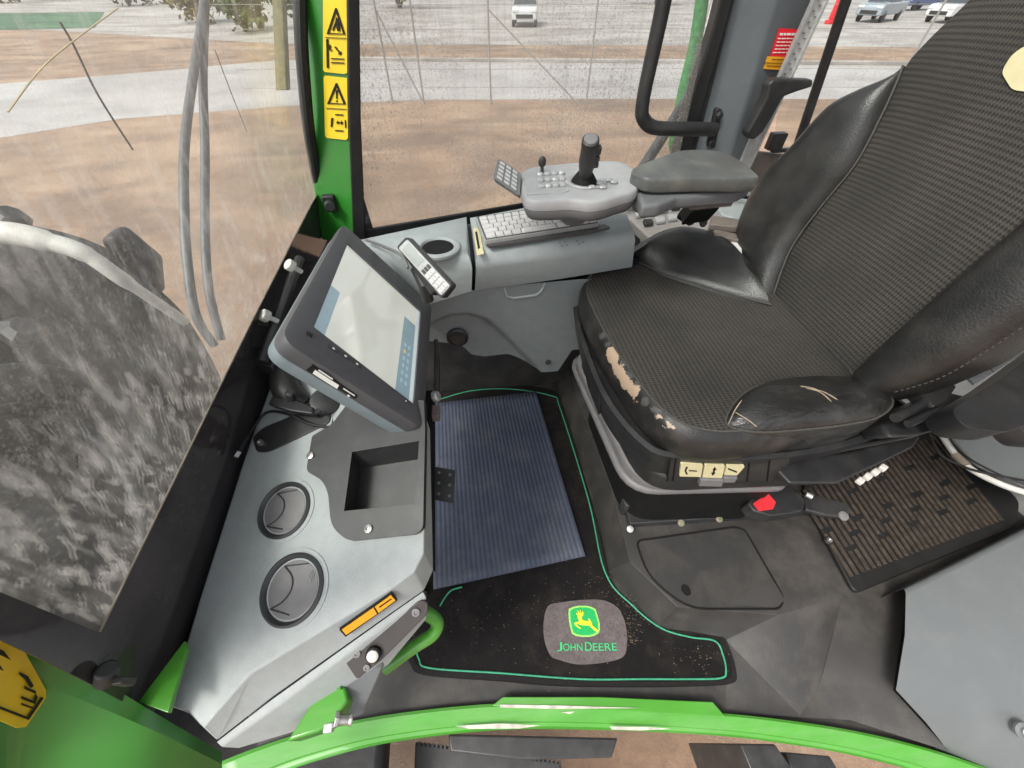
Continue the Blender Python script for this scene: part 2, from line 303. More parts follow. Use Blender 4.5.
# ------------------------------------------------------------------ OUTSIDE
GZ = -1.7
def gmat(name, c1, c2, c3, sc=.6, rough=.8, ruts=.8):
    m = bpy.data.materials.new(name); m.use_nodes = True; nt = m.node_tree; L = nt.links.new; b = nt.nodes['Principled BSDF']
    tc = N(nt, 'ShaderNodeTexCoord'); n1 = N(nt, 'ShaderNodeTexNoise'); n1.inputs['Scale'].default_value = sc; n1.inputs['Detail'].default_value = 12; n1.inputs['Roughness'].default_value = .65; L(tc.outputs['Object'], n1.inputs['Vector'])
    r = N(nt, 'ShaderNodeValToRGB'); e = r.color_ramp.elements; e[0].position = .3; e[0].color = (*c1, 1); e[1].position = .72; e[1].color = (*c3, 1); q = e.new(.5); q.color = (*c2, 1); L(n1.outputs['Fac'], r.inputs[0])
    n2 = N(nt, 'ShaderNodeTexNoise'); n2.inputs['Scale'].default_value = 14; n2.inputs['Detail'].default_value = 12; n2.inputs['Roughness'].default_value = .78; L(tc.outputs['Object'], n2.inputs['Vector'])
    mpr = N(nt, 'ShaderNodeMapping'); mpr.inputs['Rotation'].default_value = (0, 0, -.5); mpr.inputs['Scale'].default_value = (.35, .8, 1); L(tc.outputs['Object'], mpr.inputs[0])
    nr_ = N(nt, 'ShaderNodeTexNoise'); nr_.inputs['Scale'].default_value = .7; nr_.inputs['Detail'].default_value = 10; nr_.inputs['Distortion'].default_value = .8; nr_.inputs['Roughness'].default_value = .6; L(mpr.outputs[0], nr_.inputs['Vector'])
    rr_ = N(nt, 'ShaderNodeValToRGB'); rr_.color_ramp.elements[0].position = .40; rr_.color_ramp.elements[0].color = (.55, .52, .5, 1); rr_.color_ramp.elements[1].position = .60; rr_.color_ramp.elements[1].color = (1, 1, 1, 1); L(nr_.outputs['Fac'], rr_.inputs[0])
    mr_ = N(nt, 'ShaderNodeMix', data_type='RGBA', blend_type='MULTIPLY'); mr_.inputs[0].default_value = ruts; L(r.outputs[0], mr_.inputs[6]); L(rr_.outputs[0], mr_.inputs[7]); r = mr_
    mx = N(nt, 'ShaderNodeMix', data_type='RGBA', blend_type='OVERLAY'); mx.inputs[0].default_value = .5; L(r.outputs[2], mx.inputs[6]); L(n2.outputs['Fac'], mx.inputs[7]); L(mx.outputs[2], b.inputs['Base Color'])
    rr = N(nt, 'ShaderNodeMapRange'); rr.inputs[3].default_value = rough-.35; rr.inputs[4].default_value = rough+.15; L(n1.outputs['Fac'], rr.inputs[0]); L(rr.outputs[0], b.inputs['Roughness'])
    bp = N(nt, 'ShaderNodeBump'); bp.inputs['Strength'].default_value = .7; bp.inputs['Distance'].default_value = .03; L(n2.outputs['Fac'], bp.inputs['Height']); L(bp.outputs[0], b.inputs['Normal'])
    return m
M['mud'] = gmat('wet_mud', (.21, .13, .08), (.345, .22, .138), (.425, .30, .205), .5, .6, .8)
M['road'] = gmat('wet_gravel_road', (.33, .30, .285), (.42, .39, .37), (.48, .45, .43), .4, .55, .35)
M['lot'] = gmat('gravel_lot', (.36, .33, .30), (.43, .40, .37), (.5, .47, .44), .2, .65)
M['verge'] = gmat('dead_verge', (.22, .14, .09), (.33, .22, .15), (.40, .30, .20), .8)
M['lawn'] = gmat('lawn_grass', (.03, .10, .05), (.06, .16, .08), (.1, .2, .1), .5)
M['crown'] = mat('autumn_leaves', (.15, .12, .035), .7, .2, var=.5, scale=.7)
M['crownb'] = mat('green_leaves', (.06, .085, .03), .7, .2, var=.5, scale=.7)
M['twigwood'] = mat('bark', (.07, .055, .04), .8, .2, var=.3)
M['wire'] = mat('galvanised_wire', (.30, .29, .28), .5, .4, var=.1)
M['straw'] = mat('straw', (.55, .44, .26), .7, .2, var=.2)
def sheet(name, pts, z, m):
    b = MB(); b.poly([(p.x, p.y, z) for p in pts]); return struct(b.build(name, m, smooth=False, fixn=False))
g = MB(); g.poly([(-260, -60, GZ), (260, -60, GZ), (260, 420, GZ), (-260, 420, GZ)]); struct(g.build('ground', M['mud'], smooth=False))
G = lambda x, y: P(x, y, z=GZ)
sheet('road', [G(-300, 185), G(0, 138), G(120, 119), G(290, 106), G(420, 100), G(700, 99), G(1100, 100), G(1400, 110), G(1400, 70), G(1000, 67), G(700, 62), G(350, 59), G(280, 60), G(150, 72), G(0, 84), G(-300, 105)], GZ+.004, M['road'])
sheet('verge', [G(-200, 58), G(60, 66), G(160, 67), G(290, 58), G(700, 60), G(1000, 64), G(1400, 64), G(1400, 48), G(1000, 50), G(700, 48), G(290, 46), G(100, 40), G(-200, 30)], GZ+.004, M['verge'])
sheet('parking_lot', [G(-300, 10), G(280, 44), G(700, 46), G(1000, 48), G(1500, 46), G(1500, -8), G(700, -12), G(-300, -12)], GZ+.004, M['lot'])
sheet('lawn', [G(-40, 31), G(95, 28), G(105, 12), G(-40, 14)], GZ+.009, M['lawn'])
# kerb along the far edge of the road
k = MB(); a, b_ = G(300, 60.5), G(1300, 69)
d_ = (b_-a).normalized(); nrm = Vector((-d_.y, d_.x, 0))
k.prism([a, b_, b_+nrm*.3, a+nrm*.3], (0, 0, .13)); struct(k.build('kerb', M['lot'], bevel=.02))
# bushes / trees at the far edge
def crown(c, r, n, ms, nm, parent):
    b = MB(); cl = [(Vector((random.gauss(0, .45), random.gauss(0, .45), random.gauss(0, .4)))) for _ in range(14)]
    for i in range(n):
        q = random.choice(cl)+Vector((random.gauss(0, .2), random.gauss(0, .2), random.gauss(0, .2)))
        p = Vector(c)+Vector((q.x*r[0], q.y*r[0], q.z*r[1])); s = random.uniform(.12, .32)
        u = Vector((random.gauss(0, 1), random.gauss(0, 1), random.gauss(0, 1))).normalized(); v = u.orthogonal().normalized()
        b.add([p-u*s, p+v*s*.5, p+u*s, p-v*s*.5], [(0, 1, 2, 3)])
    return b.build(nm, ms, parent, smooth=False, weld=False, fixn=False)
def tree(px, py, h, r, ms, label, n=900):
    o = G(px, py); t = thing('bush', label, 'bush', (o.x, o.y, GZ), 'bushes beyond the yard')
    crown((o.x, o.y, GZ+h*.46), (r, h*.42), n, ms, 'crown', t)
    b = MB()
    for i in range(4):
        e = Vector((o.x+random.uniform(-.5, .5)*r, o.y+random.uniform(-.5, .5)*r, GZ+h*.7))
        b.tube([(o.x, o.y, GZ-.1), (o.x*.5+e.x*.5+.1, o.y*.5+e.y*.5, GZ+h*.35), e], [.14, .09, .03], 6)
    b.build('trunk', M['twigwood'], t)
tree(205, 22, 3.6, 2.6, M['crown'], 'yellow brown bush standing beside the pair of hoses')
tree(262, 30, 3.2, 2.4, M['crownb'], 'olive green bush just in front of the green corner post')
tree(130, 6, 4.5, 3.6, M['crownb'], 'dark green bush standing behind the green lawn')
tree(20, 2, 5, 3.8, M['crown'], 'rusty orange bush at the top corner beyond the lawn')
tree(400, 8, 3.8, 3.2, M['crown'], 'bare brown bush behind the wire fence')
tree(655, 4, 4.0, 3.4, M['crown'], 'purple brown bush beyond the fence and grab handle')
# cars
def car(px, py, h, length, rz, colr, label, kind, dark=False, bed=False):
    o = G(px, py); t = thing('parked_car', label, kind, (o.x, o.y, GZ), 'cars parked across the road')
    t.rotation_euler = (0, 0, rz)
    L_, W = length, 1.8
    pm = mat('car_paint', colr, .25, .5, var=.03, coat=.5)
    def rel(b, name, m, **kw):
        b.v = [v+Vector((o.x, o.y, GZ)) for v in b.v]; return b.build(name, m, t, **kw)
    b = MB(); prof = [(-.5, .35), (-.5, .8), (-.46, .95), (-.28, .98), (.5, 1.02 if not bed else .98), (.5, .35)]
    b.prism([(x*L_, -W/2, z*h/1.5) for x, z in prof], (0, W, 0)); rel(b, 'body', pm, bevel=.1)
    b = MB(); c = [(-.28, .97), (-.14, 1.48), (.12 if bed else .36, 1.5), (.18 if bed else .47, .98)]
    b.loft([[(x*L_, -W/2+.08, z*h/1.5) for x, z in c[:1]+c[3:]]+[(c[2][0]*L_, -W/2+.22, c[2][1]*h/1.5), (c[1][0]*L_, -W/2+.22, c[1][1]*h/1.5)],
            [(x*L_, W/2-.08, z*h/1.5) for x, z in c[:1]+c[3:]]+[(c[2][0]*L_, W/2-.22, c[2][1]*h/1.5), (c[1][0]*L_, W/2-.22, c[1][1]*h/1.5)]]); rel(b, 'cabin', M['glass_dark'], bevel=.04)
    b = MB(); b.box(((c[1][0]+c[2][0])/2*L_, 0, 1.5*h/1.5), ((c[2][0]-c[1][0])*L_, W-.42, .05)); rel(b, 'roof', pm, bevel=.02)
    for sx in (-.31, .31):
        for sy in (-1, 1):
            b = MB(); b.lathe([(.2, -.1), (.33, -.1), (.34, .1), (.2, .1)], (sx*L_, sy*(W/2-.1), .34), (0, 1, 0), 20); rel(b, 'wheel', M['rubber'])
    for sy in (-1, 1):
        b = MB(); b.box((-.5*L_, sy*.65, .78*h/1.5), (.08, .4, .14)); rel(b, 'headlight', M['white'], bevel=.02)
    b = MB(); b.box((-.5*L_, 0, .52*h/1.5), (.06, 1.2, .22)); rel(b, 'grille', M['black'], bevel=.02)
M['glass_dark'] = mat('dark_car_glass', (.05, .06, .07), .1, .6, var=.1)
car(525, 25, 1.75, 4.4, R(80), (.62, .63, .64), 'white off-road car parked facing the yard behind the fence', 'car')
car(876, 21, 1.75, 4.9, R(30), (.30, .34, .38), 'blue grey pickup parked behind the seat back', 'pickup', bed=True)
car(948, 22, 1.7, 4.6, R(20), (.72, .72, .72), 'white car half hidden by the top of the seat back', 'car')
car(915, 10, 1.6, 4.5, R(10), (.06, .09, .2), 'dark blue car behind the pickup', 'car')
b = MB(); o = G(831, 24); b.box((o.x, o.y, GZ+.8), (.7, .25, 1.1)); b.box((o.x, o.y, GZ+.12), (.9, .5, .24)); tag(b.build('road_barrier', M['red'], bevel=.06), 'red barrier block standing across the road beside the measuring rail', 'barrier')
# wire fence
f = thing('wire_fence', 'thin galvanised wire fence with slanted braces along the road', 'fence', G(500, 103))
for px, lean in ((393, -4), (416, -6), (491, 0), (586, 4), (683, 12), (780, 18), (885, 24)):
    b = MB(); a = G(px if px != 416 else 424, 104); b.tube([a-Vector((0, 0, .1)), a+Vector((0, 0, 2.5))], .028, 8); b.build('post', M['wire'], f)
for (p0, p1) in (((579, 105), (491, 21)), ((424, 104), (393, 30))):
    a = G(*p0); t = G(p1[0], 104); b = MB(); b.tube([a, t+Vector((0, 0, 2.2))], .022, 8); b.build('brace', M['wire'], f)
for hz in (.45, .9, 1.35, 1.8, 2.3):
    b = MB(); b.tube([G(250, 106)+Vector((0, 0, hz)), G(491, 104)+Vector((0, 0, hz-.02)), G(700, 104)+Vector((0, 0, hz)), G(1150, 106)+Vector((0, 0, hz))], .006, 6); b.build('wire', M['wire'], f)
# mudguard over the front wheel
mg = thing('front_mudguard', 'dark wet mudguard with a pale tube along its rim outside the windscreen', 'mudguard', (-1.9, .6, -.3))
arc = cr([P(-120, 232, y=1.6), P(0, 222, y=1.6), P(100, 245, y=1.6), P(160, 290, y=1.6), P(195, 330, y=1.6), P(226, 392, y=1.6), P(232, 440, y=1.6)], 6)
M['guard'] = mat('wet_dark_guard', (.014, .014, .015), .5, .3, var=.5, scale=8, bump=.8, bscale=25, dirt=(.055, .045, .036), dirt_amt=.8, dscale=3)
b = MB(); b.loft([[p+Vector((-.0, dy, dz)) for p in arc] for dy, dz in ((0, 0), (-.25, .05), (-.7, .075), (-1.2, .08), (-1.75, .05), (-2.3, 0))], closed=False, cap0=False, cap1=False)
b.build('guard_shell', M['guard'], mg, solid=.03)
b = MB(); b.tube(cr([P(-120, 232, y=1.3), P(0, 233, y=1.3), P(45, 241, y=1.3), P(85, 254, y=1.3), P(125, 281, y=1.3), P(186, 322, y=1.36)], 6), [.034]*13+[.028]*6+[.024]*6+[.018]*6, 12); b.build('rim_tube', M['hose'], mg)
b = MB(); b.prism([P(x, y, y=1.5) for x, y in [(98, 240), (112, 236), (152, 268), (155, 300), (140, 318), (120, 280)]], (0, .1, 0)); b.build('rim_bracket', M['guard'], mg, bevel=.02)
b = MB(); b.lathe([(.22, -.02), (.62, -.22), (.68, -.2), (.68, .2), (.62, .22), (.22, .02)], (-1.95, 1.15, -1.02), (0, 1, 0), 40); b.build('tyre', M['rubber'], mg)
dk = MB(); dk.box((-1.35, .35, -.42), (1.9, 2.3, .1)); tag(dk.build('front_deck', M['guard'], bevel=.03), 'dark dirty steel deck below the windscreen', 'deck')
# hoses hanging outside the windscreen
M['hosegrey'] = mat('grey_rubber_hose', (.095, .095, .10), .45, .5, var=.25, scale=30, bump=.5, bscale=90)
for pts, lb in (([(206, -40), (203, 10), (194, 70), (185, 140), (184, 200), (187, 260), (196, 315), (214, 345)], 'grey hydraulic hose curving out to the side of its straighter twin'),
                ([(205, -40), (205, 10), (203, 80), (205, 150), (205, 230), (209, 290), (221, 340)], 'straight grey hydraulic hose hanging closest to the green corner post')):
    b = MB(); b.tube(cr([P(x, y, x=-.82) for x, y in pts], 6), .0125, 12)
    o = tag(b.build('hydraulic_hose', M['hosegrey']), lb, 'hose', 'hoses hanging outside the windscreen')
for pts, r_, x_, m_, nm, lb in (([(60, 22), (74, 46), (98, 95), (133, 150)], .0026, -.9, 'twigwood', 'twig', 'thin dark twig hanging above the mudguard'),
        ([(8, 112), (40, 70), (72, 42), (118, 8)], .0017, -.85, 'straw', 'straw_stalk', 'long pale curved stalk in the upper windscreen'),
        ([(215, 50), (232, 95), (247, 132)], .0018, -.9, 'twigwood', 'twig', 'thin dark twig between the hoses and the green post')):
    b = MB(); b.tube(cr([P(x, y, x=x_) for x, y in pts], 5), r_, 6); tag(b.build(nm, M[m_]), lb, 'twig')
for i, (a, c, lb) in enumerate((((0, 457), (57, 433), 'straw stalk uppermost on the deck'), ((18, 508), (82, 524), 'straw stalk lying across the middle of the deck'),
        ((48, 512), (78, 478), 'short straw stalk pointing up at the flat dark frame'), ((0, 534), (86, 533), 'longest pale stalk lying level on the deck'), ((86, 480), (130, 462), 'straw stalk nearest the black glass border'))):
    b = MB(); q = [P(*a, z=-.36), P((a[0]+c[0])/2+2, (a[1]+c[1])/2+1, z=-.35), P(*c, z=-.36)]; b.tube(cr(q, 4), .006, 6)
    tag(b.build('straw_stalk', M['straw']), lb, 'straw', 'straw lying on the deck')
b = MB(); c0 = P(4, 565, z=-.34); b.box(c0, (.09, .07, .03), Matrix.Rotation(.5, 3, 'Z')); tag(b.build('bark_flake', M['verge'], bevel=.008), 'reddish flake of bark lying on the dark deck', 'bark')
# green guard tube and grey rod seen through the side window
b = MB(); b.tube(cr([P(706, -30, y=1.75), P(696, 40, y=1.75), P(684, 90, y=1.75), P(675, 135, y=1.75), P(676, 150, y=1.75), P(690, 158, y=1.75)], 8), .022, 14)
M['ropegreen'] = mat('pale_green_tube', (.06, .30, .09), .5, .4, var=.3, scale=60)
tag(b.build('guard_tube', M['ropegreen']), 'bright green curved tube outside the side window', 'tube')
b = MB(); b.tube([P(705, 58, y=1.6), P(690, 90, y=1.6), P(664, 135, y=1.6), P(640, 172, y=1.6)], [.012, .012, .02, .022], 10); b.box(P(703, 62, y=1.6), (.05, .04, .09)); tag(b.build('window_wiper', M['hosegrey'], bevel=.004), 'grey wiper arm slanting outside the side window', 'wiper')
for dy in (-.35, -.75, -1.15, -1.6):
    b = MB(); b.tube([p+Vector((.012, dy, .07-.02*abs(dy+.9))) for p in arc], .035, 8); b.build('rib', M['guard'], mg)
for k_, (dy, cx) in enumerate(((-.15, 9), (-.55, 15), (-.95, 21), (-1.4, 27))):
    b = MB(); p = arc[cx]+Vector((.03, dy, .09)); b.lathe([(.05, 0), (.05, .03), (.03, .05), (0, .05)], p, (.7, 0, .7), 8); b.build('bolt', M['satin'], mg, smooth=False)
b = MB(); b.tube(cr([P(-60, 395, x=-1.0), P(20, 372, x=-1.05), P(90, 385, x=-1.0), P(150, 430, x=-.92), P(205, 500, x=-.85)], 6), .022, 10); b.tube(cr([P(-60, 430, x=-1.0), P(30, 410, x=-1.05), P(100, 440, x=-.95), P(140, 500, x=-.85), P(150, 590, x=-.75)], 6), .018, 10); b.build('grease_hose', M['rubber'], mg)
yb = MB(); q = [P(281, -40, x=-.75), P(285, -40, x=-.75), P(291, 90, x=-.75), P(287, 90, x=-.75)]; yb.prism(q, (-.05, 0, 0)); M['ochre'] = mat('weathered_yellow', (.13, .10, .035), .5, .4, var=.3, scale=40)
tag(yb.build('marker_board', M['ochre'], bevel=.006), 'weathered yellow marker board just outside the green corner post', 'board')

# ------------------------------------------------------------------ CAB SHELL
cab = thing('cab_frame', 'green steel cab frame around the doorway with posts and curved sill', 'cab frame', (0, 0, -.05))
# sill: swept section
top_px = [(190, 775), (250, 750), (320, 728), (400, 713), (500, 703.5), (600, 704), (720, 713), (800, 722), (870, 734), (940, 752), (1010, 776), (1080, 800)]
low_px = [(190, 830), (262, 782), (330, 757), (400, 741), (500, 730), (600, 730), (720, 736), (800, 746), (860, 757), (925, 775), (1000, 808), (1080, 840)]
ti = cr([P(x, y, z=.012) for x, y in top_px], 5); to = cr([P(x, y, z=-.012) for x, y in low_px], 5)
b = MB(); n_ = len(ti)
def off(v, dz): return v+Vector((0, 0, dz))
b.loft([[off(p, -.02) for p in ti], [off(p, 0) for p in ti], [p.lerp(q, .12)+Vector((0, 0, .006)) for p, q in zip(ti, to)], [p.lerp(q, .72)+Vector((0, 0, .004)) for p, q in zip(ti, to)],
        [p.lerp(q, .76)+Vector((0, 0, -.004)) for p, q in zip(ti, to)], [p.lerp(q, .9)+Vector((0, 0, -.004)) for p, q in zip(ti, to)], to, [off(q, -.012)+Vector((0, .004, 0)) for q in to], [off(q, -.05)+Vector((0, .02, 0)) for q in to], [off(p, -.06) for p in ti]], closed=False, cap0=False, cap1=False)
b.build('sill', M['greenscuff'], cab)
b = MB(); st = [P(x, y, z=.02) for x, y in [(492, 706), (503, 697), (600, 697), (712, 702), (724, 716), (700, 716), (600, 709.5), (510, 707)]]
b.prism(st, (0, 0, .006)); b.build('kick_strip', M['greenscuff'], cab, bevel=.002)
b = MB(); b.prism([P(x, y, z=.0275) for x, y in [(500, 704.5), (560, 705.5), (640, 708), (560, 709), (500, 707.5)]], (0, 0, .0008)); b.build('bare_edge', M['bare'], cab)
b = MB(); b.prism([P(x, y, z=.0105) for x, y in [(455, 726), (500, 723.5), (540, 725.5), (520, 728.5), (470, 729)]], (0, 0, .0015)); b.build('bare_edge', M['bare'], cab)
for sc_px in ([(610, 726.5), (650, 727), (672, 729), (640, 730.5), (612, 729.5)], [(560, 712), (575, 711.5), (570, 714)]):
    b = MB(); b.prism([P(x, y, z=.0105) for x, y in sc_px], (0, 0, -.004)); b.build('bare_edge', M['bare'], cab)
# near front post (lower left)
zt = .95
e1 = [P(222, 752, z=.40), P(150, 710, z=.62), P(75, 664, z=.74), P(20, 632, z=.85), P(-60, 590, z=1.0), P(-140, 545, z=1.15)]
e2 = [P(222, 764, z=.395), P(150, 729, z=.61), P(50, 687, z=.735), P(0, 669, z=.84), P(-80, 640, z=.99), P(-160, 610, z=1.14)]
e3 = [P(222, 830, z=.30), P(140, 830, z=.48), P(40, 820, z=.58), P(-30, 810, z=.66), P(-140, 800, z=.8), P(-240, 780, z=.95)]
e1, e2, e3 = cr(e1, 5), cr(e2, 5), cr(e3, 5)
b = MB()
for strip_ in ([(p, q) for p, q in zip(e1, e2)], [(q, r_) for q, r_ in zip(e2, e3)], [(r_, r_+Vector((-.06, -.02, -.03)), p+Vector((-.05, .0, -.05)), p) for p, r_ in zip(e1, e3)]): b.loft([list(t) for t in strip_], closed=False, cap0=False, cap1=False)
b.build('front_post', M['green'], cab, weld=False, sharp=80)
b = MB(); b.prism([P(x, y, z=.63) for x, y in [(138, 702), (184, 641), (187, 648), (168, 713)]], (0, 0, -.008)); b.build('corner_gusset', M['greenscuff'], cab, bevel=.001)
# yellow label on the near post
def label_on(pts_px, plane, m, name, parent, th=.0015, lift=.0035):
    p0, n = plane; n = Vector(n).normalized()
    if n.dot(EYE-p0) < 0: n = -n
    q = [PP(x, y, p0+n*lift, n) for x, y in pts_px]
    b = MB(); b.prism(q, n*-th); return b.build(name, m, parent, smooth=False)
def upn(v): v = v.normalized(); return v if v.dot(EYE-e2[14]) > 0 else -v
pn = upn((e2[14]-e1[14]).cross(e2[18]-e2[10]))+upn((e3[14]-e2[14]).cross(e2[18]-e2[10]))
npl = (e2[14], pn)
lab = label_on(roundpoly([Vector((-60, 612, 0)), Vector((10, 636, 0)), Vector((48, 694, 0)), Vector((20, 730, 0)), Vector((-60, 700, 0))], 5) and [(-60, 608), (8, 637), (21, 645), (46, 690), (46, 698), (26, 727), (18, 728), (-60, 695)], npl, M['yellow'], 'warning_label', cab, .002, .012)
def ink(pts, lift=.0145): return label_on(pts, npl, M['ink'], 'symbol', lab, .0006, lift)
ink([(-60, 679), (0, 706), (28, 717), (42, 697), (44, 698), (29, 720), (0, 709), (-60, 683)])
ink([(0, 649), (4, 651), (11, 660), (3, 656), (0, 655)]); ink([(20, 672), (28, 676), (34, 686), (31, 688), (25, 679), (20, 675)]); ink([(25, 686), (36, 691), (36, 694), (25, 689)]); ink([(22, 696), (34, 701), (36, 694), (38, 697), (35, 704), (22, 699)]); ink([(22, 703), (33, 707), (33, 709), (22, 705)])
ink([(0, 665), (4, 671), (0, 669)])
# far corner post
L0, R0 = P(327, 232, z=.80), P(358, 238, z=.80); Rt = P(348, -60, y=R0.y+.03); pnl = (R0-L0).cross(Rt-R0)
fpl = (R0, pnl)
lft = cr([PP(x, y, *fpl) for x, y in [(294, -70), (296, 0), (300, 80), (308, 150), (322, 240)]], 5); rgt = cr([PP(x, y, *fpl) for x, y in [(346, -70), (348, 0), (350, 80), (354, 150), (360, 245)]], 5)
b = MB(); oy = Vector((-.01, .06, 0)); b.loft([[p, q, q+oy, p+oy] for p, q in zip(lft, rgt)]); b.build('corner_post', M['green'], cab, bevel=.004)
def yl(pts, m, name, parent, lift): return label_on(pts, fpl, m, name, parent, .001, lift)
wl = yl([(323, -30), (347, -30), (347, 73), (344, 74), (325, 72), (323, 70)], M['yellow'], 'warning_label', cab, .0035)
def fi(pts, par): yl(pts, M['ink'], 'symbol', par, .0055)
def tri(x0, x1, yt, yb, par):
    xm = (x0+x1)/2; w = 1.3
    fi([(xm-.7, yt), (xm+.7, yt), (x1, yb), (x1-2, yb), (xm, yt+4)], par); fi([(xm-.7, yt), (xm, yt+4), (x0+2, yb), (x0, yb)], par); fi([(x0+.6, yb-1.2), (x1-.6, yb-.4), (x1, yb+.4), (x0, yb-.2)], par)
tri(326.5, 345, 8, 34, wl); fi([(336, 17), (339, 20), (340, 31), (337, 31), (336, 25), (333, 31), (332, 30), (335, 22)], wl)
fi([(325, 37), (346, 38), (346, 38.6), (325, 37.6)], wl); fi([(326, 39), (328, 39), (328.6, 68), (326.6, 68)], wl)
fi([(329, 44), (331, 46), (330, 49), (332, 50), (332, 51), (329, 50)], wl); fi([(334, 47), (335.5, 46.4), (340, 52), (341, 51), (341, 55), (337.5, 54), (339, 53)], wl)
for yy in (58, 62): fi([(331, yy), (344, yy+.5), (344, yy+1.6), (331, yy+1.1)], wl)
wl = yl([(323.5, 77), (325, 75.5), (347, 78), (348, 138), (346, 140), (327, 138), (325, 136)], M['yellow'], 'warning_label', cab, .0035)
tri(327, 345.5, 83, 104, wl); fi([(335.6, 90), (337.4, 90), (337, 99), (336, 99)], wl); fi([(335.8, 100.4), (337.2, 100.4), (337.2, 102), (335.8, 102)], wl)
fi([(326, 108), (346, 109), (346, 109.6), (326, 108.6)], wl)
fi([(331, 118), (333, 118), (332, 127), (330.5, 127)], wl); fi([(336, 122.5), (338, 120.5), (338, 122), (341, 122), (341, 120.5), (343, 122.7), (341, 125), (341, 123.4), (338, 123.4), (338, 124.6)], wl); fi([(344.5, 120), (345.5, 120), (346, 128), (345, 128)], wl)
for yy in (114, 130): fi([(335, yy), (343, yy+.4), (343, yy+1.6), (335, yy+1.2)], wl)
b = MB(); c0 = PP(330, 203, R0+Vector((0, -.012, 0)), pnl); b.box(c0, (.03, .02, .04)); b.lathe([(.008, 0), (.013, 0), (.013, .022), (.008, .022)], c0+Vector((0, -.008, 0)), (.3, -1, .1), 16); b.build('clip', M['black'], cab, bevel=.003)
# windscreen
W1, W2, W3 = P(322, 229, z=.79), P(140, 690, z=.62), P(292, 0, y=1.075)
wn = (W2-W1).cross(W3-W1).normalized()
if wn.dot(EYE-W1) < 0: wn = -wn
ws = thing('windscreen', 'large wet dirty windscreen with a broad black border', 'windscreen', W1)
WP = lambda x, y, l=0: PP(x, y, W1+wn*l, wn)
sa_ = (WP(196, 540)-WP(150, 440)).normalized(); sb2 = wn.cross(sa_)
M['glass_front'] = glass('wet_windscreen_glass', .07, .07, (1, 1, 1), sc=110, low=(.34, .02, .24, sa_*24, sb2*90), runs=.2)
b = MB(); b.prism([WP(x, y) for x, y in [(330, 236), (302, 90), (300, 0), (300, -160), (-500, -160), (-500, 500), (-60, 610), (60, 664), (150, 712)]], wn*-.004); b.build('pane', M['glass_front'], ws, smooth=False)
fb = MB(); band = [(334, 168), (333, 240), (290, 350), (235, 500), (178, 680), (150, 716), (60, 668), (-60, 612), (-120, 590), (-120, 545), (0, 592), (100, 633), (140, 550), (200, 428), (250, 326), (290, 246), (309, 209)]
fb.prism([WP(x, y, .005) for x, y in band], wn*-.0015); fb.build('black_border', M['frit'], ws, smooth=False)
b = MB(); b.tube([WP(x, y, .008) for x, y in [(310, 207), (250, 325), (200, 427), (100, 632)]], .0012, 6); b.build('border_edge', M['tape'], ws)
b = MB(); b.tube([WP(x, y, .012) for x, y in [(336, 238), (300, 330), (283, 372)]]+[WP(x, y, .012) for x, y in [(245, 480), (210, 585), (182, 675)]], .008, 8); b.build('seal', M['rubber'], ws)
b = MB(); b.tube(cr([WP(x, y, .004) for x, y in [(300, -160), (300, 0), (304, 80), (312, 150), (328, 232)]], 5), .013, 8); b.build('seal', M['rubber'], ws)
b = MB(); c0 = WP(106, 680, .012); b.lathe([(.0, 0), (.011, 0), (.011, .022), (.009, .025), (0, .025)], c0, (.5, .3, .85), 24); b.box(c0+Vector((.022, -.004, 0)), (.012, .008, .022)); b.build('wiper_motor_cap', M['black'], ws, bevel=.003)
# side window: a vertical pane along the console
A0 = P(358, 239, z=.80); A1 = P(520, 208, z=.81); wd = Vector((A1.x-A0.x, A1.y-A0.y, 0)).normalized(); sn = Vector((wd.y, -wd.x, 0))
sw = thing('side_window', 'rain spotted side window above the grey console', 'window', A0)
def WL(s, z, o=0): return Vector((A0.x, A0.y, 0))+wd*s+sn*o+Vector((0, 0, z))
SWP = lambda x, y, l=0: PP(x, y, Vector((A0.x, A0.y, .8))+sn*l, sn)
sn = sn if sn.dot(EYE-A0) > 0 else -sn
b = MB(); b.prism([SWP(361, 246), SWP(352, 60), SWP(350, -150), SWP(728, -150), SWP(700, 60), SWP(672, 190)], sn*-.005); b.build('pane', M['glass_side'], sw, smooth=False)
b = MB(); b.prism([WL(-.01, .79, .006), WL(1.16, .79, .006), WL(1.16, .826, .006), WL(-.01, .824, .006)], sn*-.008); b.build('lower_seal', M['rubber'], sw, bevel=.003)
b = MB(); b.prism([SWP(354, 246, .012), SWP(366, 244, .012), SWP(361, 120, .012), SWP(358, -150, .012), SWP(345, -150, .012), SWP(349, 120, .012)], sn*-.02); b.build('front_seal', M['rubber'], sw, bevel=.003)
b = MB(); b.prism([SWP(362, 244, .004), SWP(376, 238, .004), SWP(363, 195, .004), SWP(358, 190, .004)], sn*-.002); b.build('black_border', M['frit'], sw, smooth=False)
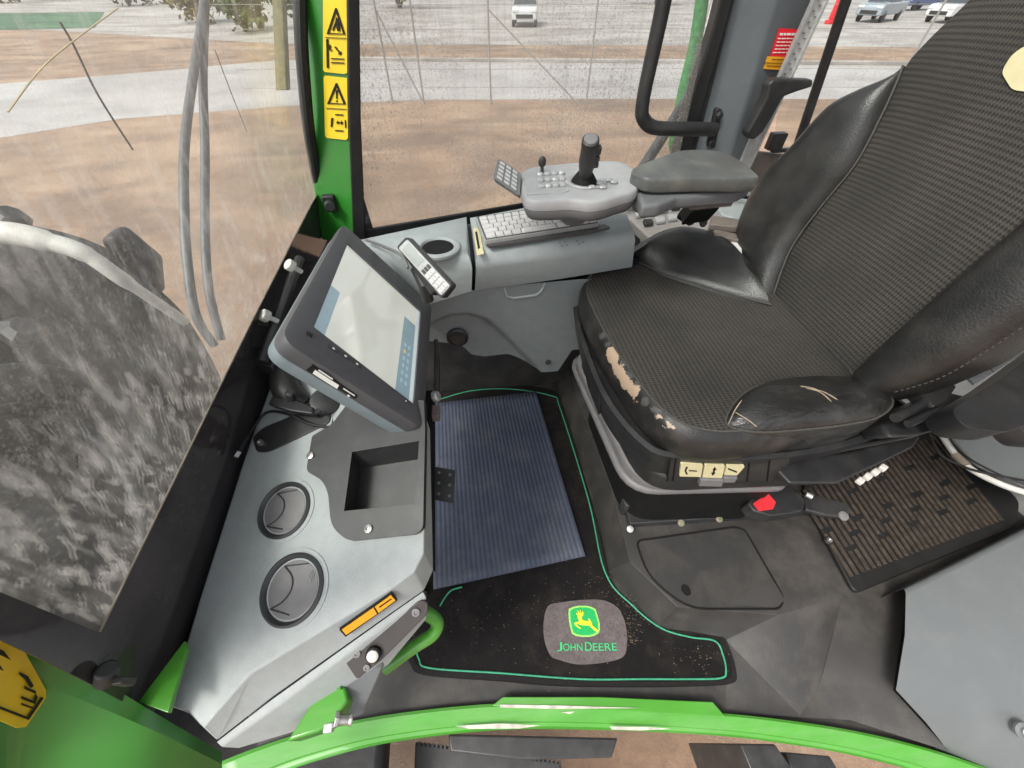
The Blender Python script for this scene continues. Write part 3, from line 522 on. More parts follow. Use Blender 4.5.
# grey rear side pillar with labels
pil = thing('rear_pillar', 'dark grey padded cab pillar carrying red and yellow labels', 'pillar', (.86, 1.36, .8))
PY = 1.315
def pp(x, y, o=0): return P(x, y, y=PY-o)
L_ = [pp(700, 165), pp(722, 85), pp(742, 0), pp(757, -60)]; R_ = [pp(752, 170), pp(776, 95), pp(812, 0), pp(834, -60)]; L_, R_ = cr(L_, 4), cr(R_, 4)
b = MB(); b.loft([[p+Vector((-.02, .05, 0)), p, p.lerp(q, .30)+Vector((0, -.035, 0)), p.lerp(q, .38)+Vector((0, -.040, 0)), q, q+Vector((.02, .08, 0)), p+Vector((-.02, .1, 0))] for p, q in zip(L_, R_)]); b.build('cover', M['pillar'] if 'pillar' in M else mat('pillar_plastic', (.125, .138, .148), .36, .45, var=.08, scale=20, bump=.2, bscale=700), pil, bevel=.006)
L2 = cr([pp(672, 168, -.03), pp(690, 100, -.03), pp(715, 20, -.03), pp(732, -60, -.03)], 4); R2 = cr([pp(698, 168, -.03), pp(716, 100, -.03), pp(740, 0, -.03), pp(756, -60, -.03)], 4)
b = MB(); b.loft([[p, q, q+Vector((0, .04, 0)), p+Vector((0, .04, 0))] for p, q in zip(L2, R2)]); b.build('window_frame', M['satin'], pil, bevel=.003)
b = MB(); b.loft([[p+Vector((0, -.012, 0)), p.lerp(q, .45)+Vector((0, -.02, 0)), p.lerp(q, .45), p] for p, q in zip(L2, R2)]); b.build('window_seal', M['rubber'], pil, bevel=.003)
ppl = (pp(790, 70, .03), Vector((.0, -1, 0)))
rl = label_on([(779, 28), (806, 30), (797, 58), (770, 56)], ppl, M['red'], 'red_label', pil, .001, .002)
for i, (x0, y0, x1) in enumerate(((780, 33, 796), (778, 38, 793), (777, 41.5, 792), (776, 45, 791), (775, 48.5, 790), (773, 52, 788))):
    th_ = 2.4 if i == 0 else 1.1; xa = x0
    while xa < x1-1:
        xb = min(x1, xa+random.uniform(2.2, 4.2)); label_on([(xa, y0), (xb, y0+.1), (xb-.3, y0+th_), (xa-.3, y0+th_)], ppl, M['white'], 'text_line', rl, .0005, .0035); xa = xb+.7
ol = label_on([(762, 56), (797, 57.5), (791, 70.5), (757.5, 68.5)], ppl, M['orange'], 'yellow_label', pil, .001, .002)
for x0, y0, x1 in ((772, 59, 790), (764, 62.5, 786), (767, 65.5, 783)): label_on([(x0, y0), (x1, y0+.5), (x1-.2, y0+1.1), (x0-.2, y0+.6)], ppl, M['ink'], 'text_line', ol, .0005, .0035)
# rear glass and its black bar
rw = thing('rear_side_window', 'rear side window with a slim black bar beyond the seat', 'window', (1.2, 1.36, .82))
b = MB(); b.prism([P(770, 185, y=1.42), P(1150, 230, y=1.42), P(1150, -80, y=1.42), P(800, -80, y=1.42)], (0, .005, 0)); b.build('pane', M['glass_rear'], rw, smooth=False)
b = MB(); b.tube([P(864, -60, y=1.38), P(846, 0, y=1.38), P(822, 72, y=1.38), P(796, 150, y=1.38)], .014, 10); b.build('bar', M['black'], rw)
b = MB(); b.prism([P(740, 150, y=1.38), P(830, 160, y=1.38), P(900, 200, y=1.38), P(860, 300, y=1.38), P(735, 240, y=1.38)], (0, .03, 0)); b.build('lower_panel', M['brown'], rw, bevel=.01)
b = MB(); b.box(P(776, 141, y=1.37), (.05, .03, .05)); b.box(P(785, 150, y=1.37), (.10, .02, .012)); b.build('latch', M['black'], rw, bevel=.004)
# silver perforated rail with its black handle
ra = thing('adjuster_rail', 'silver perforated rail with a black clamp handle on the rear pillar', 'rail', (.92, 1.24, .8))
r0, r1 = P(740, 175, y=1.245), P(838, -40, y=1.245); rd = (r1-r0).normalized(); rx = rd.cross(Vector((0, -1, 0))).normalized()
b = MB(); b.loft([[p-rx*.017, p+rx*.017, p+rx*.017+Vector((0, .012, 0)), p-rx*.017+Vector((0, .012, 0))] for p in (r0, r1)]); b.build('rail', M['alu'], ra, bevel=.002)
b = MB(); b.loft([[p-rx*.021+Vector((0, -.006, 0)), p-rx*.015+Vector((0, -.006, 0)), p-rx*.015, p-rx*.021] for p in (r0, r1)]); b.loft([[p+rx*.021+Vector((0, -.006, 0)), p+rx*.015+Vector((0, -.006, 0)), p+rx*.015, p+rx*.021] for p in (r0, r1)]); b.build('rail_edge', M['alu'], ra)
Lr = (r1-r0).length; b = MB()
for i in range(26):
    p = r0+rd*(Lr*(.42+.022*i))+rx*(.006 if i % 2 else -.004); b.box(p+Vector((0, -.0008, 0)), (.004, .003, .007), frame((0, -1, 0), rd))
b.build('slots', M['vent'], ra)
b = MB(); b.prism([P(x, y, y=1.19) for x, y in [(769, 84), (774, 79.5), (783, 79), (814, 80), (813, 87), (797, 92), (784, 97), (774, 115), (763, 133), (755, 140), (748, 139), (747, 133), (755, 119), (766, 99)]], (0, .035, 0)); b.build('clamp_handle', M['black'], ra, bevel=.008, seg=4)
# grab handle
gh = thing('grab_handle', 'black tubular grab handle bolted to the grey rear pillar', 'handle', (.75, 1.27, .95))
hy = 1.245
pth = [P(674, -60, y=hy), P(662, 10, y=hy), P(646, 84, y=hy), P(642, 108, y=hy), P(643, 118, y=hy), P(650, 126, y=hy), P(662, 128.5, y=hy), P(690, 129, y=hy), P(714, 129.5, y=hy+.03)]
b = MB(); b.tube(cr(pth, 6), .0185, 16); b.build('tube', M['black'], gh)
b = MB(); b.prism(roundpoly([P(x, y, y=PY-.02) for x, y in [(717, 108), (723, 109), (715, 149), (708, 148)]], .012), (0, .02, 0)); fl = b.build('flange', M['black'], gh, bevel=.003)
for x, y in ((719, 115), (711, 143)):
    b = MB(); b.lathe([(.011, 0), (.011, .006), (.006, .009), (0, .009)], P(x, y, y=PY-.02), (0, -1, 0), 6); b.build('bolt', M['satin'], fl, smooth=False)
# cab roof over the opening
ro = [Vector(q) for q in ((-.42, -.02, 1.72), (1.7, -.12, 1.72), (1.7, 1.45, 1.72), (-.42, 1.2, 1.72))]; ri = [Vector(q) for q in ((-.28, .12, 1.72), (.95, .08, 1.72), (.95, 1.16, 1.72), (-.28, 1.06, 1.72))]
b = MB(); upz = Vector((0, 0, .08))
b.loft([ri, ro, [p+upz for p in ro], [p+upz for p in ri], ri], cap0=False, cap1=False); b.build('roof', M['liner'], cab)
b = MB(); b.prism([p+Vector((0, 0, .05)) for p in ri], (0, 0, .008)); b.build('roof_window', M['glass_rear'], cab, smooth=False)
b = MB(); b.prism([(1.72, -.3, -.1), (1.76, -.3, -.1), (1.76, 1.45, -.1), (1.72, 1.45, -.1)], (0, 0, 1.8)); b.build('rear_wall', M['liner'], cab, bevel=.01)
# ------------------------------------------------------------------ FLOOR
b = MB()
FZ = -.012
b.poly([(-.62, .12, FZ)]+[P(x, y, z=FZ) for x, y in [(250, 765), (320, 738), (400, 724), (500, 714), (600, 715), (720, 723), (800, 732), (870, 744), (940, 762), (1010, 788), (1080, 812)]]+[(1.8, -.1, FZ), (1.8, .5, FZ), (1.6, 1.35, FZ), (-.62, 1.35, FZ)])
struct(b.build('floor', M['floor'], smooth=False))
pf = MB()
T = [P(572, 380, z=.1), P(577, 400, z=.1), P(612, 490, z=.1), P(630, 562, z=.1), P(678, 607, z=.1), P(778, 615, z=.1)]
Bt = [P(556, 380, z=FZ), P(560, 400, z=FZ), P(594, 500, z=FZ), P(608, 571, z=FZ), P(655, 628, z=FZ), P(726, 640, z=FZ)]
e, e2 = T[-1], P(819, 686, z=0); f_, f2 = P(842, 598, z=.11), P(822, 676, z=.01); h, h2 = P(908, 588, z=.105), P(893, 690, z=.06)
far1 = [Vector((T[0].x, 1.25, .1)), Vector((Bt[0].x, 1.25, FZ))]
for i in range(5): pf.poly([T[i], T[i+1], Bt[i+1], Bt[i]])
pf.poly([far1[0], T[0], Bt[0], far1[1]])
sill_r = P(800, 716, z=0); sr2 = P(905, 738, z=.01)
pf.poly([e, e2, sill_r, Bt[5]]); pf.poly([Bt[5], sill_r, P(726, 712, z=FZ)])
pf.poly([e, f_, e2]); pf.poly([f_, f2, e2])
pf.poly([f_, h, h2, f2]); pf.poly([f2, h2, P(950, 752, z=.03), P(850, 720, z=0), e2])
pf.poly([e2, P(850, 720, z=0), sill_r])
tm = P(790, 528, z=.1); tr_ = [P(815, 515, z=.13), P(855, 592, z=.13)]
pf.poly([T[2], Vector((.41, 1.25, .1)), Vector((1.5, 1.25, .1)), Vector((1.5, .5, .1)), Vector((1.2, .42, .1)), f_, e, T[4], T[3]]); pf.poly([far1[0], Vector((.41, 1.25, .1)), T[2], T[1], T[0]])
pf.poly([f_, Vector((1.2, .42, .1)), Vector((1.7, .5, .1)), Vector((1.7, .1, .1)), h])
struct(pf.build('raised_floor', M['floor'], bevel=.03, seg=5, sharp=70))
# footwell back wall under the console
b = MB(); b.prism([Vector((-.52, 1.19, FZ)), Vector((.45, 1.17, FZ)), Vector((.45, 1.15, .62)), Vector((-.52, 1.12, .66))], (0, .05, .02)); struct(b.build('footwell_wall', M['floor'], bevel=.015))
# access cover with finger hole
ac = thing('access_cover', 'flat black floor hatch cover with a round finger hole', 'floor hatch', P(700, 570, z=.1))
cp = roundpoly([P(x, y, z=.103) for x, y in [(636, 541), (735, 527), (745, 530), (784, 598), (780, 609), (688, 609), (648, 577)]], [.02, .02, .03, .03, .02, .05, .05])
b = MB(); b.prism(cp, (0, 0, -.004)); b.build('lid', M['cover'], ac, bevel=.002)
b = MB(); b.tube([p+Vector((0, 0, .0005)) for p in cp], .003, 8, closed=True); b.build('rim_gap', M['deepblack'], ac)
b = MB(); hc = P(686, 590, z=.1035); b.lathe([(.0, .0003), (.0115, .0003), (.0115, .0012), (.0135, .0016), (.015, 0)], hc, (0, 0, 1), 24, cap0=False, cap1=False, sx=.85); b.build('finger_hole', M['deepblack'], ac)
# carpet mat
mt = thing('floor_mat', 'black carpet floor mat with green piping and an oval badge', 'floor mat', P(520, 600, z=-.01))
out_px = [(425, 374), (470, 380), (505, 386), (520, 384), (553, 390), (562, 402), (575, 445), (597, 520), (611, 578), (637, 612), (664, 632), (718, 636), (730, 648), (737, 672), (733, 683), (700, 686), (640, 687), (560, 686), (500, 681), (425, 675), (410, 664), (402, 640), (396, 560), (400, 470)]
mo = cr([P(x, y, z=0) for x, y in out_px], 5, closed=True)
mc = Vector((.05, .6, 0)); inn = [p+(mc-p).normalized()*.014 for p in mo]
b = MB(); b.loft([[off(p, -.011) for p in mo], [off(p, -.004) for p in mo], mo and [p+(mc-p).normalized()*.003 for p in mo], inn], cap0=True, cap1=False); b.build('binding', M['binding'], mt)
b = MB(); b.poly([off(p, -.0005) for p in inn]); b.build('carpet', M['carpet'], mt, smooth=False)
pip_px = [(432, 402), (470, 391), (510, 389), (552, 396), (560, 408), (588, 498), (605, 572), (633, 606), (661, 628), (690, 637), (715, 641), (723, 655), (726, 671), (721, 678), (690, 679), (640, 679), (580, 679), (500, 673), (430, 668), (419, 659), (414, 640)]
b = MB(); b.tube(cr([P(x, y, z=.0015) for x, y in pip_px], 6), .0024, 8); b.build('piping', M['piping'], mt)
b = MB(); b.tube(cr([P(x, y, z=.002) for x, y in [(440, 606), (446, 596), (452, 590), (462, 587)]], 6), .0025, 8); b.build('piping', M['piping'], mt)
Z0 = .0022
bp_px = [(548, 606), (562, 602), (585, 599.5), (603, 600), (616, 606), (622, 614), (626.5, 628), (627, 645), (624, 656), (612, 661), (592, 664), (575, 664), (560, 660), (551, 656), (545, 642), (543.5, 624)]
b = MB(); b.prism(cr([P(x, y, z=Z0) for x, y in bp_px], 4, closed=True), (0, 0, -.003)); badge = b.build('badge', M['patch'], mt, bevel=.0006, seg=1)
def em(pts, m, z, name): bb = MB(); bb.prism([P(x, y, z=z) for x, y in pts], (0, 0, -.0006)); return bb.build(name, m, badge, smooth=False)
def Zp(x, y): return (530+x*110/1024, 590+y*82/763)
shield = [(362, 175), (400, 158), (455, 146), (520, 146), (575, 158), (610, 178), (630, 240), (648, 310), (650, 370), (640, 400), (600, 425), (550, 436), (490, 436), (430, 428), (392, 408), (375, 350), (362, 280), (358, 220)]
em([Zp(*q) for q in shield], M['badgelime'], Z0+.0010, 'emblem_border')
cx_, cy_ = 505, 292
em([Zp(cx_+(x-cx_)*.89, cy_+(y-cy_)*.89) for x, y in shield], M['badgegreen'], Z0+.0018, 'emblem_field')
deer = [[(455, 215), (470, 222), (485, 225), (498, 238), (478, 245), (486, 275), (500, 285), (545, 290), (556, 288), (576, 300), (580, 330), (606, 352), (632, 376), (628, 390), (600, 376), (566, 346), (552, 330), (500, 328), (462, 322), (450, 312), (456, 280), (446, 262), (440, 236)],
        [(452, 296), (425, 300), (408, 312), (424, 330), (440, 344), (472, 362), (474, 354), (448, 336), (430, 316), (456, 312)], [(548, 290), (545, 265), (552, 264), (562, 285), (574, 300), (556, 300)],
        [(440, 236), (428, 214), (432, 210), (446, 226), (450, 226), (442, 190), (447, 188), (456, 216), (464, 214), (466, 184), (471, 184), (472, 214), (480, 218), (488, 194), (493, 196), (488, 222), (500, 208), (503, 212), (490, 232)]]
for i, d in enumerate(deer): em([Zp(*q) for q in d], M['badgeyellow'], Z0+.0026+.0003*i, 'leaping_deer')
def text(s, px0, px1, py, z, size, m, parent, name):
    cu = bpy.data.curves.new(name, 'FONT'); cu.body = s; cu.size = 1; cu.align_x = 'LEFT'; cu.extrude = .004
    tmp = bpy.data.objects.new('tmp', cu); COL.objects.link(tmp); bpy.context.view_layer.update()
    me = bpy.data.meshes.new_from_object(tmp.evaluated_get(bpy.context.evaluated_depsgraph_get())); bpy.data.objects.remove(tmp)
    return me
def place_text(s, p0, p1, up, m, parent, name):       # up = the height vector of a capital
    me = text(s, 0, 0, 0, 0, 1, m, parent, name)
    xs = [v.co.x for v in me.vertices]; ys = [v.co.y for v in me.vertices]; x0, w, y0, h_ = min(xs), max(xs)-min(xs), min(ys), max(ys)-min(ys)
    ax = p1-p0; nn = ax.normalized().cross(up.normalized()); q = parent; offv = Vector((0, 0, 0))
    while q is not None: offv += Vector(q.location); q = q.parent
    for v in me.vertices: v.co = p0-offv+ax*((v.co.x-x0)/w)+up*((v.co.y-y0)/h_)+nn*(v.co.z*.2)
    me.materials.clear(); me.materials.append(m); o = bpy.data.objects.new(name, me); COL.objects.link(o); o.parent = parent; return o
a0, a1 = P(*Zp(250, 566), z=Z0+.0014), P(*Zp(484, 562), z=Z0+.0014); up_ = P(*Zp(300, 480), z=Z0+.0014)-P(*Zp(300, 566), z=Z0+.0014)
up_ = P(*Zp(300, 484), z=Z0+.0014)-P(*Zp(303, 566), z=Z0+.0014)
for s_, xa, xb, kk, yb in (('J', 255, 302, 1, 568), ('OHN', 310, 490, .82, 566), ('D', 516, 578, 1, 566), ('EERE', 588, 810, .82, 564)):
    place_text(s_, P(*Zp(xa, yb), z=Z0+.0014), P(*Zp(xb, yb-3*(xb-xa)/300), z=Z0+.0014), up_*kk, M['badgetext'], badge, 'lettering')
# blue ribbed mat
bl = [P(433, 405, z=.004), P(536, 393, z=.004), P(585, 557, z=.004), P(434, 590, z=.004)]
nr = 31; b = MB(); rows = []
NY = 20
for j in range(NY+1):
    t = j/NY; a, c = bl[0].lerp(bl[3], t), bl[1].lerp(bl[2], t); row = []
    for i in range(nr*4+1):
        s = i/(nr*4); ph = (i % 4)/4; row.append(a.lerp(c, s)+Vector((0, 0, .004+.0013*(1 if i % 4 in (1, 2) else -1)+.002*math.sin(t*5)*math.sin(s*4))))
    rows.append(row)
b.loft(rows, closed=False, cap0=False, cap1=False)
M['bluemat'] = mat('blue_ribbed_rubber', (.060, .071, .104), .65, .3, var=.12, scale=22, bump=.3, bscale=300, dirt=(.2, .19, .18), dirt_amt=.4, dscale=7)
tag(b.build('ribbed_mat', M['bluemat'], solid=.006, sharp=60), 'navy blue ribbed rubber mat lying on the black carpet', 'mat')
cm = MB()
M['crumb'] = mat('dry_soil_crumbs', (.22, .165, .12), .9, .1, var=.4, scale=300)
def crumbs(cx, cy, sx, sy, n, z):
    for i in range(n):
        p = P(random.gauss(cx, sx), random.gauss(cy, sy), z=z); s = random.uniform(.0005, .0013); cm.blob(p, (s*1.3, s, s*.7), n=5, k=3)
crumbs(630, 600, 9, 14, 80, .002); crumbs(632, 628, 5, 12, 70, .002); crumbs(600, 588, 25, 14, 90, .002); crumbs(520, 620, 70, 30, 160, .002); crumbs(690, 655, 16, 9, 60, .002); crumbs(500, 470, 40, 50, 60, .012); crumbs(560, 470, 14, 50, 50, .002)
cr_ = cm.build('soil_crumbs', M['crumb']); tag(cr_, 'tan soil crumbs and dust scattered over the floor mats', 'dirt', kind='stuff')
# ribbed tread mat behind the seat
tq = [P(812, 512, z=.125), P(855, 594, z=.125), P(1018, 526, z=.125), P(1020, 500, z=.125), P(935, 425, z=.125), P(800, 470, z=.125)]
tmat = thing('tread_mat', 'black rubber tread mat with dusty brown ribs beside the seat', 'tread mat', P(900, 530, z=.11))
b = MB(); b.prism(roundpoly(tq, .025), (0, 0, -.014)); b.build('base', M['rubber'], tmat, bevel=.004)
M['dustyrib'] = mat('dusty_rib', (.055, .043, .033), .8, .2, var=.4, scale=60, bump=.6, bscale=300)
b = MB()
def quadp(s, t):          # s along ribs (near->far), t across
    a = P(849, 578, z=.127).lerp(P(1004, 520, z=.127), t); c = P(795, 492, z=.127).lerp(P(934, 434, z=.127), t); return a.lerp(c, s)
nrb = 30
for i in range(nrb):
    t = (i+.5)/nrb
    cuts = [.0]; y = 0
    segs = [[(.0, .46), (.52, .98)], [(.0, .22), (.27, .74), (.79, .98)], [(.0, .34), (.39, .98)]][(i//2) % 3]
    for k_, (s0, s1) in enumerate(segs):
        pass
        q0, q1 = quadp(s0, t), quadp(s1, t); dd = (q1-q0); ac_ = Vector((dd.y, -dd.x, 0)).normalized()*.0052
        b.loft([[q0-ac_, q0+ac_, q0+ac_*.6+Vector((0, 0, .005)), q0-ac_*.6+Vector((0, 0, .005))], [q1-ac_, q1+ac_, q1+ac_*.6+Vector((0, 0, .005)), q1-ac_*.6+Vector((0, 0, .005))]])
b.build('ribs', M['dustyrib'], tmat)
for x, y in ((828, 541), (967, 470)):
    b = MB(); c0 = P(x, y, z=.127); b.lathe([(.013, 0), (.013, .004), (.010, .006), (0, .006)], c0, (0, 0, 1), 20); s_ = b.build('washer', M['rubber'], tmat)
    b = MB(); b.lathe([(.0075, .005), (.007, .010), (.003, .011), (.003, .008), (0, .008)], c0, (0, 0, 1), 16); b.build('screw', M['steel'], s_)
# grey side panel at the right
sp_ = thing('moulded_panel', 'large grey moulded side panel beside the doorway', 'panel', P(960, 640, z=.2))
a = [P(906, 588, z=.20), P(1018, 532, z=.20), P(1120, 480, z=.20)]; m_ = [P(896, 690, z=.14), P(1024, 660, z=.17), P(1150, 640, z=.2)]; lo = [P(946, 748, z=.03), P(1050, 787, z=.02), P(1200, 800, z=.02)]
a, m_, lo = cr(a, 5), cr(m_, 5), cr(lo, 5); up1 = [p.lerp(q, .5)+Vector((0, .0, .012)) for p, q in zip(a, m_)]
b = MB(); b.loft([[off(p, -.12) for p in a], a, up1, m_, [p.lerp(q, .5)+Vector((.0, -.006, .008)) for p, q in zip(m_, lo)], lo, [off(p, -.05) for p in lo]], closed=False, cap0=False, cap1=False); b.build('panel_shell', M['sidepanel'], sp_, bevel=.012, sharp=50)
b = MB(); b.prism([P(944, 432, z=.26), P(985, 405, z=.30), P(1110, 420, z=.34), P(1110, 506, z=.30), P(1024, 488, z=.28), P(972, 466, z=.25)], (.16, .08, -.12)); b.build('upper_shell', M['sidepanel'], sp_, bevel=.02, seg=4)
b = MB(); c0 = P(1024, 731, z=.12); b.lathe([(.018, -.004), (.018, .001), (.012, .003), (.011, .001), (0, .001)], c0, (-.2, -.5, .8), 24); sc_ = b.build('bolt_recess', M['sidepanel'], sp_)
b = MB(); b.lathe([(.008, .001), (.008, .006), (.004, .007), (.003, .004), (0, .004)], c0, (-.2, -.5, .8), 18); b.build('bolt', M['steel'], sc_)
b = MB(); b.tube(cr([P(937, 425, z=.30), P(945, 440, z=.28), P(961, 461, z=.275), P(985, 477, z=.29), P(1024, 492, z=.31), P(1080, 500, z=.33)], 6), .0085, 12); hs = tag(b.build('white_hose', M['hose']), 'white hose with thin black cables running over the tread mat', 'hose')
b = MB(); b.tube(cr([P(929, 432, z=.3), P(938, 452, z=.28), P(957, 464, z=.28), P(990, 474, z=.305), P(1080, 490, z=.34)], 6), .0035, 8); b.tube(cr([P(948, 432, z=.31), P(955, 446, z=.29), P(975, 462, z=.30), P(1024, 484, z=.325), P(1080, 492, z=.345)], 6), .003, 8); b.build('cable', M['rubber'], hs)
b = MB(); b.tube([P(955, 455, z=.278), P(967, 466, z=.280)], .0115, 14); b.build('tape_wrap', M['tape'], hs)
# step and ground clutter below the sill
stp = thing('boarding_step', 'black folded steel boarding step under the green sill', 'step', (0, -.1, -.6))
b = MB(); b.prism([P(x, y, z=-.42) for x, y in [(448, 734), (618, 738), (612, 758), (520, 760), (450, 752)]], (0, 0, -.04)); b.build('upper_tread', M['satin'], stp, bevel=.006)
b = MB(); b.prism([P(x, y, z=-.62) for x, y in [(415, 742), (560, 762), (578, 830), (412, 830)]], (0, 0, -.04)); b.build('lower_tread', M['satin'], stp, bevel=.006)
b = MB()
for i in range(34):
    t = i/33; b.box(P(420+t*140, 744+t*19, z=-.612), (.008, .012, .016))
b.build('grip_teeth', M['black'], stp)
b = MB(); b.prism([P(x, y, z=-.4) for x, y in [(740, 744), (775, 744), (800, 780), (755, 780)]], (0, 0, -.5)); b.prism([P(x, y, z=-.5) for x, y in [(785, 752), (830, 756), (850, 790), (800, 790)]], (0, 0, -.05)); b.build('side_bracket', M['satin'], stp, bevel=.004)
# ------------------------------------------------------------------ DASHBOARD
ds = thing('dashboard', 'grey moulded dashboard with two round air vents and a storage tray', 'dashboard', P(300, 600, z=.3))
A = P(276, 372, z=.72); B = P(246, 458, z=.69); Cc = P(169, 707, z=.565); C2 = P(190, 711, z=.56); D = P(205, 735, z=.545); E_ = P(222, 748, z=.52)
Fp, Gp, Kp, Lp = P(249, 674, z=.615), P(386, 591, z=.655), P(422, 557, z=.66), P(427, 536, z=.665); Mp = P(425, 430, z=.70); Np = P(400, 350, z=.72)
dn = (Cc-A).cross(Gp-A).normalized()
if dn.z < 0: dn = -dn
dpl = (A.lerp(Gp, .5), dn)
def DP(x, y, l=0): return PP(x, y, A+dn*l, dn)
topo = [DP(300, 330), DP(276, 372), DP(246, 455), DP(200, 600), DP(169, 705), DP(189, 711), DP(204, 728), DP(249, 674), DP(386, 592), DP(414, 572), DP(423, 553), DP(424, 536), DP(410, 534), DP(345, 541), DP(327, 519), DP(322, 482), DP(302, 470), DP(308, 442), DP(330, 410), DP(330, 345)]
dwn = Vector((0, 0, -1))
b = MB()
def lower(p, k): return p+dwn*k
# outer solid: top outline, band and side wall
o1 = [DP(300, 330), DP(276, 372), DP(246, 455), DP(200, 600), DP(169, 705), DP(189, 711), DP(204, 728), DP(249, 674), DP(386, 592), DP(414, 572), DP(424, 553), DP(425, 480), DP(424, 430), DP(400, 340)]
band = [P(300, 330, z=.66), P(276, 372, z=.62), P(246, 455, z=.60), P(200, 600, z=.5), P(169, 705, z=.46), P(189, 713, z=.46), P(217, 740, z=.50), P(272, 697, z=.555), P(398, 608, z=.60), P(424, 590, z=.605), P(433, 570, z=.61), P(431, 480, z=.62), P(430, 430, z=.64), P(402, 340, z=.68)]
from mathutils.geometry import tessellate_polygon
hole = [DP(350, 450), DP(421, 439), DP(417, 506), DP(342, 513)]
b.loft([band, [p.lerp(q, .06) for p, q in zip(o1, band)], o1], cap0=False, cap1=False)
def holed(bb, outer, inner, m=0):
    fr2 = frame(dn, (0, 1, 0)).transposed(); allp = outer+inner
    tri_ = tessellate_polygon([[fr2 @ p for p in outer], [fr2 @ p for p in inner]]); bb.add(allp, [t for t in tri_], m)
holed(b, o1, hole); b.build('top_cover', M['dash'], ds, bevel=.018, seg=5, sharp=50)
lo_top = [P(217, 742, z=.498), P(273, 699, z=.553), P(398, 609.5, z=.598), P(423, 592, z=.603)]
lo_bot = [P(240, 748, z=.43), P(316, 726, z=.44), P(388, 666, z=.48), P(426, 620, z=.52)]
lo_t2 = [P(222, 747, z=.494), P(280, 705, z=.545), P(398, 617, z=.590), P(426, 598, z=.595)]
b = MB(); b.loft([lo_top, lo_t2, [p.lerp(q, .5) for p, q in zip(lo_t2, lo_bot)], lo_bot, [p+Vector((-.0, .15, 0)) for p in lo_bot]], closed=False, cap0=False, cap1=False); b.build('end_panel', M['dash'], ds, bevel=.004)
b = MB(); b.prism([P(340, 672, z=.515), P(392, 632, z=.53), P(384, 668, z=.49), P(364, 716, z=.45), P(346, 722, z=.45)], (-.02, .05, -.04)); b.build('end_bracket', M['sidepanel'], ds, bevel=.006)
# black right flank
b = MB(); b.prism([P(418, 390, z=.69), P(434, 390, z=.60), P(434, 570, z=.55), P(425, 560, z=.6)], (0, 0, -.02)); b.prism([P(425, 400, z=.62), P(433.5, 400, z=.60), P(433.5, 590, z=.54), P(425, 575, z=.58)], (-.03, 0, -.08)); b.build('flank', M['deepblack'], ds, bevel=.003)
# tray plate
tz = .009
tp = [DP(x, y, tz) for x, y in [(312, 436), (332, 424), (350, 400), (424, 400), (425, 430), (423, 528), (416, 534), (348, 541), (331, 527), (328, 492), (322, 480), (306, 471)]]
tp = roundpoly(tp, [.004, .01, .004, .004, .004, .008, .008, .012, .02, .02, .02, .01], 5)
b = MB(); ih = [DP(352, 452, tz), DP(419, 441, tz), DP(415, 504, tz), DP(344, 511, tz)]; holed(b, tp, ih); b.loft([[p-dn*.012 for p in tp], tp], cap0=False, cap1=False); b.build('tray_plate', M['satin'], ds, sharp=30)
b = MB(); tb = [DP(351, 451.5, tz-.001), DP(420, 440.5, tz-.001), DP(416, 505, tz-.001), DP(343, 512, tz-.001)]; cI = sum(tb, Vector())/4
tbb = [p.lerp(cI, .04)+Vector((0, 0, -.055)) for p in tb]; b.loft([tb, tbb], cap0=False); b.build('storage_tray', M['satin'], ds, sharp=30)
for x, y in ((311, 456), (369, 529)):
    b = MB(); b.lathe([(.007, 0), (.0065, .004), (.003, .005), (.003, .002), (0, .002)], DP(x, y, tz), dn, 16); b.build('screw', M['steel'], ds)
# lobe of black steel with screw, left of the tray
b = MB(); b.prism(roundpoly([DP(x, y, .003) for x, y in [(252, 437), (262, 428), (300, 412), (330, 396), (330, 422), (300, 437), (268, 452), (256, 452)]], .01), dn*-.004); b.build('mount_plate', M['satin'], ds, bevel=.0015)
b = MB(); b.lathe([(.007, 0), (.0065, .005), (.003, .006), (.003, .003), (0, .003)], DP(261, 443, .003), dn, 16); b.build('screw', M['steel'], ds)
# vents
for cx, cy, rr in ((285, 510, .047), (293, 589, .052)):
    c0 = DP(cx, cy, 0); rf = (DP(cx+10, cy-22)-c0)
    b = MB(); b.lathe([(rr*1.16, -.002), (rr*1.16, .0015), (rr*1.02, .002), (rr, -.004)], c0, dn, 48, cap0=False, cap1=False); v_ = b.build('vent', M['dash'], ds)
    b = MB(); b.lathe([(rr*1.03, -.004), (rr*1.02, .005), (rr*.95, .0075), (rr*.88, .004), (rr*.83, -.004)], c0, dn, 48, cap0=False, cap1=False); b.build('vent_ring', M['ventring'], v_)
    b = MB(); b.lathe([(rr*.86, -.004), (rr*.8, .0006), (rr*.6, .001), (0, .0012)], c0, dn, 48, cap0=False, cap1=False); b.build('vent_disc', M['vent'], v_)
    fr_ = frame(dn, DP(cx+13, cy-26)-c0)
    def vp(x, y): return c0+fr_ @ Vector((x*rr, y*rr, .0016))
    b = MB(); b.tube([vp(*q) for q in cr([(-.62, .45, 0), (-.2, .28, 0), (-.02, -.05, 0), (-.12, -.42, 0), (-.38, -.70, 0)], 6) for q in [(q.x, q.y)]], .0013, 6)
    b.tube([vp(-.74, -.2), vp(-.38, -.7), vp(.3, -.62)][1:], .0012, 6); b.tube([vp(-.62, .45), vp(.1, .78)], .0010, 6); b.build('vane_edge', M['ventring'], v_)
    if cy > 550:
        b = MB()
        for k_ in range(3): b.tube([vp(.30+.0*k_, .48+.08*k_), vp(.42, .44+.08*k_), vp(.5, .36+.08*k_)], .0006, 5)
        b.build('mark', M['silver'], v_)
